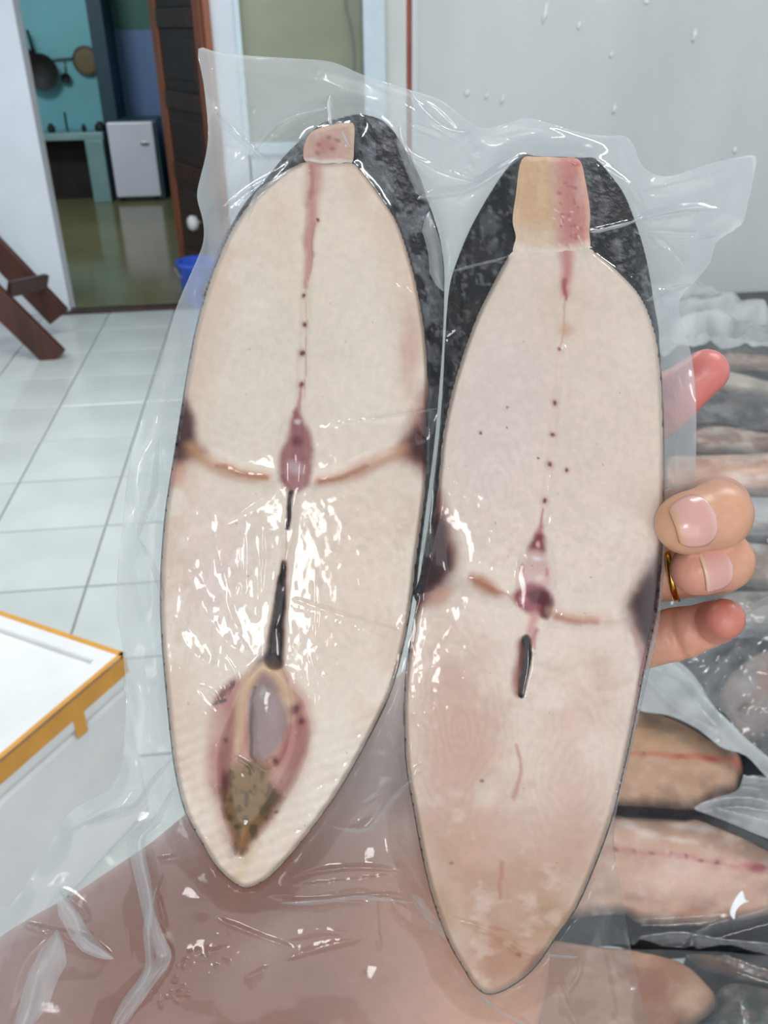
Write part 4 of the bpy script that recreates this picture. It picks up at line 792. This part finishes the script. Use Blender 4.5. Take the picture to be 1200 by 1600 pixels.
for nm, ch in FING.items():
    Fg = np.full(dim, big, np.float32)
    for (a, ra), (b, rb) in zip(ch, ch[1:]): capsule(Fg, a, ra, b, rb, 2.2)
    ext = np.array([p for p, _ in ch]); l = ext.min(0) - 16; u_ = ext.max(0) + 16
    i0 = np.clip(((l - lo) / vox).astype(int), 0, dim - 1); i1 = np.clip(((u_ - lo) / vox).astype(int) + 2, 1, dim); sl = tuple(slice(i0[i], i1[i]) for i in range(3))
    f_ = Fg[sl]; gx, gy, gz = np.meshgrid(*[ax[i][i0[i]:i1[i]] for i in range(3)], indexing='ij', sparse=True)
    for ji, amp in CREASE[nm]:
        a = ch[ji - 1][0]; j = ch[ji][0]; b = ch[ji + 1][0]; t = (b - a) / np.linalg.norm(b - a)
        dist = (gx - j[0]) * t[0] + (gy - j[1]) * t[1] + (gz - j[2]) * t[2]; front = sst(-2, 4, gz - j[2]); rad = np.sqrt((gx - j[0]) ** 2 + (gy - j[1]) ** 2 + (gz - j[2]) ** 2)
        f_ = f_ + amp * np.exp(-(dist / 1.1) ** 2) * front * (rad < 13)
    for ji in range(1, len(ch) - 1):                                      # knuckle fullness
        pass
    p_ = Sp[sl]; k = 7.0; hh = np.clip(.5 + .5 * (f_ - p_) / k, 0, 1); bl = (f_ * (1 - hh) + p_ * hh) - k * hh * (1 - hh)
    S[sl] = np.minimum(S[sl], bl)
S[0] = S[-1] = 1; S[:, 0] = S[:, -1] = 1; S[:, :, 0] = S[:, :, -1] = 1
def surface_nets(S):
    sg = S < 0; nx, ny, nz = S.shape
    c = np.zeros((nx - 1, ny - 1, nz - 1), np.int8)
    for i in (0, 1):
        for j in (0, 1):
            for k in (0, 1): c += sg[i:nx - 1 + i, j:ny - 1 + j, k:nz - 1 + k]
    cell = (c > 0) & (c < 8); ids = np.full(cell.shape, -1, np.int64); I = np.argwhere(cell); ids[cell] = np.arange(len(I))
    acc = np.zeros((len(I), 3)); cnt = np.zeros(len(I))
    corners = [(i, j, k) for i in (0, 1) for j in (0, 1) for k in (0, 1)]
    for a in corners:
        for ax_ in range(3):
            if a[ax_]: continue
            b = list(a); b[ax_] = 1
            va = S[I[:, 0] + a[0], I[:, 1] + a[1], I[:, 2] + a[2]]; vb = S[I[:, 0] + b[0], I[:, 1] + b[1], I[:, 2] + b[2]]
            m = (va < 0) != (vb < 0); t = np.where(m, va / np.where(m, va - vb, 1), 0)
            pt = I + np.array(a); pt = pt.astype(float); pt[:, ax_] += t; acc[m] += pt[m]; cnt[m] += 1
    V = acc / cnt[:, None]; Q = []
    for ax_ in range(3):
        o = [d for d in range(3) if d != ax_]
        sl0 = [slice(1, -1)] * 3; sl1 = [slice(1, -1)] * 3; sl0[ax_] = slice(0, -1); sl1[ax_] = slice(1, None)
        a = sg[tuple(sl0)]; b = sg[tuple(sl1)]; E = np.argwhere(a != b); fl_ = a[a != b]
        base = E.copy(); base[:, o[0]] += 1; base[:, o[1]] += 1
        qs = []
        for d0, d1 in ((-1, -1), (0, -1), (0, 0), (-1, 0)):
            q = base.copy(); q[:, o[0]] += d0; q[:, o[1]] += d1; qs.append(ids[q[:, 0], q[:, 1], q[:, 2]])
        q = np.stack(qs, 1); flip = fl_ if ax_ != 1 else ~fl_; q[~flip] = q[~flip][:, ::-1]; Q.append(q)
    Q = np.vstack(Q); return V, Q[(Q >= 0).all(1)]
V, Q = surface_nets(S)
# light smoothing
for _ in range(2):
    acc = np.zeros_like(V); cnt = np.zeros(len(V))
    for a, b in ((0, 1), (1, 2), (2, 3), (3, 0)):
        np.add.at(acc, Q[:, a], V[Q[:, b]]); np.add.at(cnt, Q[:, a], 1); np.add.at(acc, Q[:, b], V[Q[:, a]]); np.add.at(cnt, Q[:, b], 1)
    V = .6 * V + .4 * acc / np.maximum(cnt, 1)[:, None]
V = lo + V * vox
def mm2w(v): v = np.asarray(v); return CP + RT * (v[..., 0:1] / 1000) + UP * (v[..., 1:2] / 1000) + FW * (DB - v[..., 2:3] / 1000)
hc = np.tile(lin((216, 162, 134)), (len(V), 1))
def hmix(m, c): 
    global hc
    hc = hc * (1 - m[:, None]) + lin(c) * m[:, None]
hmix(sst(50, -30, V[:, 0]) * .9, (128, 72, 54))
def near(p, r): return np.exp(-(np.linalg.norm(V - p, axis=1) / r) ** 2)
for q in (FING['index'][3][0], FING['index'][2][0]): hmix(np.clip(near(q, 15) * 1.2, 0, .9), (222, 128, 122))
hmix(near(FING['ring'][4][0], 9) * .8, (204, 118, 112)); hmix(near(FING['pinky'][3][0], 9) * .95, (208, 104, 100)); hmix(near(FING['middle'][4][0] + np.array([-4, 0, -2]), 8) * .7, (214, 168, 118)); hmix(near(FING['pinky'][1][0], 10) * .5, (222, 140, 126))
hmix(near(FING['middle'][2][0], 12) * .6, (222, 168, 132)); hmix(near(FING['ring'][2][0], 11) * .6, (222, 164, 132))
nz = fbm(V[:, 0] / 9, V[:, 1] / 9 + V[:, 2] / 9, 5, 3); hc *= (1 + .10 * nz)[:, None]
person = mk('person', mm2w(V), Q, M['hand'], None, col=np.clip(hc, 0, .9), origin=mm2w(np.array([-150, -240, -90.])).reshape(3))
tagit(person, 'bare left hand and forearm gripping the bag edge, gold ring on finger', 'person')
def nail(chain, r, t0, t1, ang, roll, free, name='fingernail', half=50, fcol=(228, 190, 160)):
    b = chain[-1][0]; a = chain[-3][0]; x = (b - a) / np.linalg.norm(b - a)
    n = np.array([0, 0, 1.0]); n = n - x * (n @ x); n /= np.linalg.norm(n); s = np.cross(n, x)
    ca, sa = math.cos(roll), math.sin(roll); n, s = n * ca + s * sa, s * ca - n * sa
    vs, cs = [], []; NU, NV = 20, 15
    for i in range(NU):
        u_ = i / (NU - 1); tt = t0 + (t1 - t0) * u_
        lim = math.radians(half) * min(1, math.sqrt(max(1 - max(0, (.42 - u_) / .42) ** 2.2, .0)) + .02) * (1 - .10 * max(0, (u_ - .8) / .2) ** 2)
        for j in range(NV):
            th = lim * (2 * j / (NV - 1) - 1); rr = r + .35 - .055 * max(0, tt) ** 2
            tip = -.8 * (abs(2 * j / (NV - 1) - 1) ** 2) * (1 if u_ > .5 else 0) * (u_ - .5) * 2
            vs.append(b + x * (tt + tip) + (n * math.cos(th) + s * math.sin(th)) * rr)
            c = lin((222, 168, 156)); c = c * (1 - sst(.25, .0, u_) * .5) + lin((236, 206, 196)) * sst(.25, .0, u_) * .5
            k = float(sst(free - .06, free + .04, u_)); c = c * (1 - k) + lin(fcol) * k; cs.append(c)
    n0 = len(vs); ctr = [b + x * (t0 + (t1 - t0) * (i // NV) / (NU - 1)) for i in range(n0)]
    vs2 = [v + (cc - v) / np.linalg.norm(cc - v) * .9 for v, cc in zip(vs, ctr)]
    q = [(i * NV + j, i * NV + j + 1, (i + 1) * NV + j + 1, (i + 1) * NV + j) for i in range(NU - 1) for j in range(NV - 1)]
    bd = [j for j in range(NV)] + [i * NV + NV - 1 for i in range(1, NU)] + [(NU - 1) * NV + j for j in range(NV - 2, -1, -1)] + [i * NV for i in range(NU - 2, 0, -1)]
    f = q + [tuple(k_ + n0 for k_ in t[::-1]) for t in q] + [(bd[k_], bd[k_] + n0, bd[(k_ + 1) % len(bd)] + n0, bd[(k_ + 1) % len(bd)]) for k_ in range(len(bd))]
    o = mk(name, mm2w(np.array(vs + vs2)), f, M['nail'], person, col=np.array(cs + cs)); return o
nail(FING['middle'], 9.15, -4.0, 6.8, 0, -.12, .90, fcol=(218, 168, 136))
nail(FING['ring'], 8.1, -6.2, 2.6, 0, .05, .94, half=48)
a, b = FING['ring'][0][0], FING['ring'][1][0]; tt = .66; cpt = a + (b - a) * tt; dx_ = (b - a) / np.linalg.norm(b - a)
e1_ = np.cross(dx_, [0, 0, 1.0]); e1_ /= np.linalg.norm(e1_); e2_ = np.cross(dx_, e1_)
rv, rf_ = [], []; n1, n2 = 40, 10
for i in range(n1):
    t = 2 * math.pi * i / n1
    for j in range(n2):
        s_ = 2 * math.pi * j / n2; rv.append(cpt + (e1_ * math.cos(t) + e2_ * math.sin(t)) * (9.75 + .55 * math.cos(s_)) + dx_ * 1.1 * math.sin(s_)); rf_.append((i * n2 + j, i * n2 + (j + 1) % n2, ((i + 1) % n1) * n2 + (j + 1) % n2, ((i + 1) % n1) * n2 + j))
mk('finger_ring', mm2w(np.array(rv)), rf_, M['gold'], person)['label'] = 'thin gold ring'

# ================================================================== heap of packed fish on the table
def pile_fish(name, label, pts, ztop, thick, base, painter, cat='fish', st=4.0, group='fish heaped on the table', seed=0, skin=(46, 46, 50), rnd=14, Hs=None):
    P_ = catmull(pts); f = lambda x, y: sdf(x, y, P_); Pf = lying(ztop)
    bb = (P_[:, 0].min() - 4, P_[:, 1].min() - 4, P_[:, 0].max() + 4, P_[:, 1].max() + 4)
    g = Grid(f, *bb, st); c0 = P_.mean(0); loc = Pf(c0[0], c0[1], -thick).reshape(3)
    root = empty(name, loc, label, cat, group)
    hh = -7 * (1 - sst(0, rnd, -g.d)) ** 2 + 1.2 * fbm(g.x / 24, g.y / 24, seed, 3)
    p = Paint(g.x, g.y, base, seed + 3); painter(p) if painter else None
    p.mix(sst(60, 4, -g.d) * .35 * sst(-.2, .3, fbm(g.x / 30, g.y / 20, seed + 5, 3)), skin); p.mix(sst(9, 1, -g.d) * .85, skin); nn_ = fbm(g.x / 22, g.y / 13, seed + 11, 5); p.mix(sst(.05, .6, nn_) * (.34 if seed == 4 else .13), (232, 212, 200)); p.mix(sst(.1, .5, -nn_) * .2, (150, 104, 88)); p.noise(26, .10, seed + 7); p.noise(6, .05, seed + 8)  # dark shading towards the edges is put into the colour, using the skin tone
    mk('flesh', Pf(g.x, g.y, hh), g.q, M['flesh'], root, col=np.clip(p.c, 0, .9))
    b = len(P_); 
    ring0 = Pf(P_[:, 0], P_[:, 1], np.full(b, -6.6)); ring1 = ring0.copy(); ring1[:, 2] -= thick / 2000; ring2 = Pf(P_[:, 0], P_[:, 1], np.full(b, -float(thick)))
    cen = np.array([c0]); out = (P_ - c0) * .02
    ring1 = Pf(P_[:, 0] + out[:, 0], P_[:, 1] + out[:, 1], np.full(b, -thick * .5))
    ctr = Pf(cen[:, 0], cen[:, 1], np.array([-float(thick)]))
    V_ = np.vstack([ring0, ring1, ring2, ctr]); fs = [(i, (i + 1) % b, (i + 1) % b + b, i + b) for i in range(b)] + [(i + b, (i + 1) % b + b, (i + 1) % b + 2 * b, i + 2 * b) for i in range(b)] + [((i + 1) % b + 2 * b, i + 2 * b, 3 * b) for i in range(b)]
    pp = Paint(V_[:, 0] * 900, V_[:, 1] * 900, skin, seed); pp.mix(sst(.0, .3, fbm(V_[:, 0] * 40, V_[:, 1] * 40, seed)) * .3, (90, 88, 86))
    mk('skin', V_, fs, M['skin_dark'], root, col=pp.c)
    return root
def pa(p):
    p.blob(1020, 1150, 130, 30, 2, (178, 142, 106), .5); p.poly([(1000, 1100), (1080, 1128), (1165, 1175), (1150, 1190), (1080, 1160), (1000, 1135)], (96, 84, 70), .75, 14); p.blob(1130, 1235, 40, 20, -20, (104, 78, 62), .7)
    p.stroke([(900, 1170), (985, 1177), (1060, 1181), (1160, 1190)], [4, 4, 8, 11], (176, 108, 88), .8, .1); p.blob(1005, 1177, 5, 4, 0, (110, 60, 50), .8); p.blob(1065, 1181, 16, 6, 5, (160, 76, 66), .7); p.blob(1110, 1186, 24, 7, 5, (158, 74, 70), .7); p.blob(1155, 1190, 14, 14, 0, (206, 120, 96), .8)
pile_fish('fish_slab', 'tan fish tail piece with reddish midline lying above the pinkish slab', [(880, 1105), (960, 1098), (1010, 1102), (1045, 1112), (1090, 1134), (1130, 1158), (1157, 1170), (1163, 1190), (1160, 1207), (1150, 1230), (1122, 1243), (1085, 1257), (1040, 1255), (960, 1250), (880, 1245)], .87, 60, (178, 144, 120), pa, seed=2)
def pb(p):
    p.blob(1080, 1370, 150, 50, 4, (226, 190, 172), .7); p.poly([(960, 1250), (1100, 1270), (1230, 1330), (1210, 1345), (1090, 1300), (960, 1275)], (168, 132, 106), .6, 14)
    p.stroke([(900, 1320), (962, 1326), (1040, 1336), (1120, 1346), (1210, 1358)], [6, 7, 8, 10, 14], (200, 136, 130), .75, .1)
    for a, b, r in ((962, 1326, 4), (990, 1330, 4), (1020, 1334, 4), (1047, 1337, 3), (1074, 1341, 4), (1098, 1344, 5), (1124, 1347, 5)): p.blob(a, b, r * 1.4, r, 0, (96, 36, 44), .9)
    p.blob(1185, 1355, 26, 9, 5, (158, 50, 62), .85); p.blob(1100, 1425, 70, 10, -3, (196, 128, 98), .7)
    for a, b, rx, ry in ((1005, 1262, 16, 10), (1010, 1300, 30, 10), (1070, 1290, 40, 8), (1100, 1298, 30, 8), (980, 1290, 24, 10), (1060, 1312, 40, 6)): p.blob(a, b, rx, ry, 8, (238, 220, 210), .6)
pile_fish('fish_slab', 'pinkish fish slab with a row of dark red dots along its midline', [(760, 1236), (960, 1244), (1000, 1248), (1045, 1258), (1100, 1275), (1150, 1295), (1200, 1320), (1250, 1350), (1262, 1380), (1240, 1405), (1200, 1422), (1130, 1434), (1060, 1440), (1000, 1434), (960, 1420), (760, 1425)], .85, 48, (204, 164, 142), pb, seed=4)
def pc(p):
    p.blob(1020, 1545, 60, 30, 0, (150, 92, 72), .7); p.blob(1080, 1560, 40, 40, 0, (202, 170, 140), .6); p.blob(1000, 1500, 50, 20, 10, (196, 150, 124), .6)
pile_fish('fish_slab', 'brown fish piece with a rounded pale tip at the bottom right', [(740, 1475), (960, 1474), (1010, 1480), (1050, 1490), (1080, 1504), (1100, 1522), (1120, 1545), (1119, 1566), (1092, 1590), (1060, 1606), (1000, 1640), (860, 1700), (740, 1720)], .85, 48, (158, 112, 84), pc, seed=6)
def pd(p): p.blob(1150, 1575, 50, 40, 0, (60, 66, 62), .6); p.blob(1190, 1550, 30, 20, 20, (90, 90, 84), .5); p.mix(sst(.05, .4, fbm(p.x / 18, p.y / 18, 8)) * .6, (104, 108, 100))
pile_fish('whole_fish', 'dark skinned fish lying in the bottom right corner', [(1060, 1610), (1095, 1592), (1122, 1568), (1125, 1540), (1150, 1528), (1200, 1535), (1250, 1550), (1270, 1600), (1240, 1660), (1120, 1680), (1050, 1660)], .842, 40, (48, 50, 48), pd, seed=8)
def pe(p): p.blob(1160, 1495, 50, 10, 8, (120, 92, 70), .7)
pile_fish('fish_slab', 'thin dark brown fish strip above the dark skinned fish', [(1075, 1483), (1110, 1482), (1160, 1490), (1210, 1505), (1260, 1515), (1260, 1535), (1200, 1528), (1150, 1520), (1105, 1508), (1085, 1496)], .848, 46, (96, 74, 58), pe, seed=10)
def pf_(p): p.blob(1165, 1070, 26, 40, 20, (176, 172, 170), .5); p.blob(1160, 1105, 20, 5, -25, (70, 34, 36), .9); p.blob(1195, 1060, 14, 40, 0, (166, 116, 96), .7)
pile_fish('fish_slab', 'frosted grey-brown fish piece under film right of the little finger', [(1126, 1085), (1135, 1055), (1160, 1030), (1195, 1010), (1250, 1005), (1260, 1080), (1240, 1130), (1200, 1145), (1165, 1150), (1140, 1125)], .868, 60, (134, 116, 108), pf_, seed=12)
strips = [
 ([(1040, 712), (1090, 706), (1160, 704), (1260, 703), (1265, 760), (1200, 768), (1110, 762), (1045, 760)], (200, 164, 146), 'long pale pink fish strip just above the bent middle finger', 14, None),
 ([(1085, 668), (1130, 660), (1180, 668), (1250, 678), (1250, 702), (1160, 702), (1090, 700)], (132, 100, 82), 'brown fish strip under the black skinned one', 16, None),
 ([(1060, 612), (1110, 604), (1160, 612), (1260, 622), (1262, 668), (1180, 664), (1120, 655), (1065, 652)], (46, 48, 52), 'black skinned fish strip lying level with the fingertip', 18, (130, 132, 136)),
 ([(1100, 582), (1140, 575), (1200, 590), (1260, 600), (1260, 622), (1180, 614), (1120, 602)], (182, 170, 156), 'pale tan fish strip beside the index fingertip', 20, None),
 ([(1120, 552), (1160, 546), (1210, 550), (1260, 552), (1260, 572), (1190, 574), (1130, 572)], (176, 146, 124), 'small tan fish strip beyond the index fingertip', 22, None),
 ([(1120, 850), (1160, 842), (1210, 846), (1262, 850), (1262, 905), (1200, 912), (1140, 900)], (134, 112, 100), 'brown fish strip beside the bent ring finger', 24, (190, 186, 180)),
 ([(1050, 775), (1120, 768), (1200, 772), (1262, 776), (1262, 822), (1200, 830), (1060, 824)], (190, 188, 186), 'silvery white fish strip beside the bent middle finger', 26, (120, 112, 110)),
 ([(1130, 925), (1180, 918), (1262, 920), (1262, 968), (1190, 975), (1130, 970)], (150, 142, 132), 'grey fish strip beside the tip of the little finger', 28, (100, 96, 90)),
]
for pts, bc, lab, sd, c2 in strips:
    def pp_(p, c2=c2, sd=sd):
        if c2: p.mix(sst(.0, .35, fbm(p.x / 34, p.y / 14, sd)) * .7, c2)
        else: p.mix(sst(.05, .4, fbm(p.x / 40, p.y / 10, sd)) * .5, (222, 206, 196))
    pile_fish('fish_strip', lab, pts, .862, 60, bc, pp_, seed=sd, st=4, rnd=8)
# loose plastic lying over the heap
def pile_film(label, pts, zp, amp, haze, seed, ridges=(), st=4, thick=0, sx=40, sy=26, drop=0, name='plastic_bag', cat='bag', group='loose plastic bags over the heap', vary=.6, smooth=False):
    P_ = catmull(pts, True, 4); f = lambda x, y: sdf(x, y, P_); g = Grid(f, P_[:, 0].min() - 4, P_[:, 1].min() - 4, P_[:, 0].max() + 4, P_[:, 1].max() + 4, st); Pf = lying(zp)
    n = fbm(g.x / sx, g.y / sy, seed, 4); hh = amp * (1 - np.abs(n) * 2.2) + amp * .5 * fbm(g.x / 90, g.y / 60, seed + 3, 2); r_ = np.zeros(len(g.x))
    for pl, wd, am in ridges:
        d = polydist(g.x, g.y, catmull(pl, False, 4) if len(pl) > 2 else pl); r_ = np.maximum(r_, am * np.clip(1 - d / wd, 0, 1))
    if smooth: hh = amp * .8 * fbm(g.x / 120, g.y / 80, seed, 2)
    hh = hh + r_ - drop * (1 - sst(0, 30, -g.d))
    hz_ = np.clip(haze * (1 + vary * fbm(g.x / 30, g.y / 24, seed + 9, 3)) + .012 * r_, .02, .9)
    c0 = P_.mean(0)
    o = mk(name, Pf(g.x, g.y, hh), g.q, M['film_pile'], None, attrs={'haze': hz_}, origin=Pf(c0[0], c0[1], 0.0).reshape(3))
    return tagit(o, label, cat, group)
pile_film('crumpled white film heaped against the grey wall behind the fish', [(1000, 470), (1040, 452), (1075, 442), (1110, 455), (1150, 478), (1200, 492), (1260, 500), (1260, 556), (1200, 558), (1150, 545), (1080, 548), (1000, 560)], .87, 26, .62, 3, [([(1060, 520), (1130, 505), (1190, 490)], 14, 24), ([(1040, 480), (1090, 490), (1140, 480)], 12, 20)], st=3, sx=75, sy=26)
pile_film('clear film wrapped over the strips above the middle finger', [(1030, 545), (1100, 535), (1262, 545), (1262, 720), (1200, 726), (1100, 722), (1030, 715)], .868, 8, .09, 5, [([(1140, 560), (1175, 580), (1262, 600)], 6, 8), ([(1100, 690), (1180, 676), (1262, 660)], 8, 8)])
pile_film('teal tinged clear film over the strips beside the bent fingers', [(1020, 770), (1100, 762), (1262, 760), (1262, 985), (1150, 1000), (1060, 1010), (1010, 1000), (1010, 880)], .868, 9, .13, 7, [([(1165, 958), (1230, 932)], 4, 10), ([(1060, 905), (1100, 930), (1150, 915)], 8, 10), ([(1120, 830), (1200, 850), (1262, 840)], 10, 10)], sx=46, sy=30)
pile_film('crumpled clear film around the frosted piece right of the little finger', [(1000, 1000), (1080, 1000), (1160, 970), (1262, 960), (1262, 1200), (1200, 1205), (1140, 1140), (1080, 1080), (1010, 1050)], .885, 10, .17, 9, [([(1070, 1040), (1110, 1030), (1170, 990)], 8, 12), ([(1150, 1030), (1110, 1070), (1100, 1100)], 8, 8)], sx=46, sy=34)
pile_film('thick white folded plastic laid diagonally above the tan tail piece', [(985, 1045), (1030, 1030), (1060, 1035), (1090, 1065), (1120, 1108), (1150, 1140), (1200, 1185), (1262, 1230), (1262, 1262), (1200, 1215), (1165, 1180), (1125, 1165), (1085, 1135), (1045, 1115), (1000, 1108), (985, 1090)], .89, 7, .60, 11, [([(1030, 1035), (1085, 1080), (1140, 1145), (1262, 1250)], 8, 10), ([(1005, 1060), (1060, 1110), (1120, 1150)], 6, 6)], st=3, sx=60, sy=40, vary=.35, smooth=True)
pile_film('clear bag tail folded between the tan tail piece and pinkish slab', [(1085, 1262), (1115, 1246), (1150, 1236), (1165, 1215), (1200, 1212), (1262, 1216), (1262, 1330), (1200, 1312), (1150, 1290), (1110, 1274)], .875, 6, .40, 13, [([(1160, 1222), (1210, 1228), (1262, 1230)], 6, 10), ([(1095, 1262), (1150, 1252), (1210, 1262)], 6, 8), ([(1120, 1268), (1180, 1285), (1262, 1310)], 5, 6)], st=3, smooth=True)
pile_film('clear film over the pinkish slab with the row of dots', [(780, 1246), (970, 1244), (1045, 1256), (1105, 1273), (1155, 1294), (1205, 1318), (1262, 1352), (1262, 1490), (1190, 1492), (1140, 1484), (1080, 1482), (1020, 1478), (960, 1476), (780, 1470)], .853, 2, .06, 15, [([(1000, 1475), (1060, 1468), (1120, 1478), (1200, 1486)], 9, 10), ([(1080, 1474), (1110, 1455), (1160, 1440), (1240, 1418)], 12, 9), ([(1000, 1440), (1080, 1436), (1200, 1425)], 5, 4)], st=3, drop=0, smooth=True)
pile_film('clear film lying over the brown piece and dark fish at bottom', [(760, 1490), (1000, 1484), (1090, 1486), (1160, 1492), (1262, 1520), (1262, 1690), (1000, 1700), (760, 1690)], .856, 2.5, .08, 17, [([(1160, 1560), (1170, 1610)], 4, 6), ([(1130, 1500), (1180, 1520), (1262, 1540)], 6, 8)], st=4, smooth=True)
# torn white scrap on the pinkish slab
sp = catmull([(1146, 1441), (1140, 1428), (1146, 1412), (1158, 1398), (1163, 1410), (1170, 1410), (1164, 1414), (1154, 1422), (1148, 1430)], True, 4)
g = Grid(lambda x, y: sdf(x, y, sp), 1136, 1394, 1174, 1445, 1.5); Pf = lying(.862); hh = 3 * np.sin((g.x - 1140) / 9) + 2
v0 = Pf(g.x, g.y, hh); v1 = Pf(g.x, g.y, hh - .5); n = len(g.x)
tagit(mk('plastic_scrap', np.vstack([v0, v1]), np.vstack([g.q, g.q[:, ::-1] + n]), M['white'], origin=v0.mean(0)), 'small torn white scrap curled on the pinkish fish slab', 'scrap')
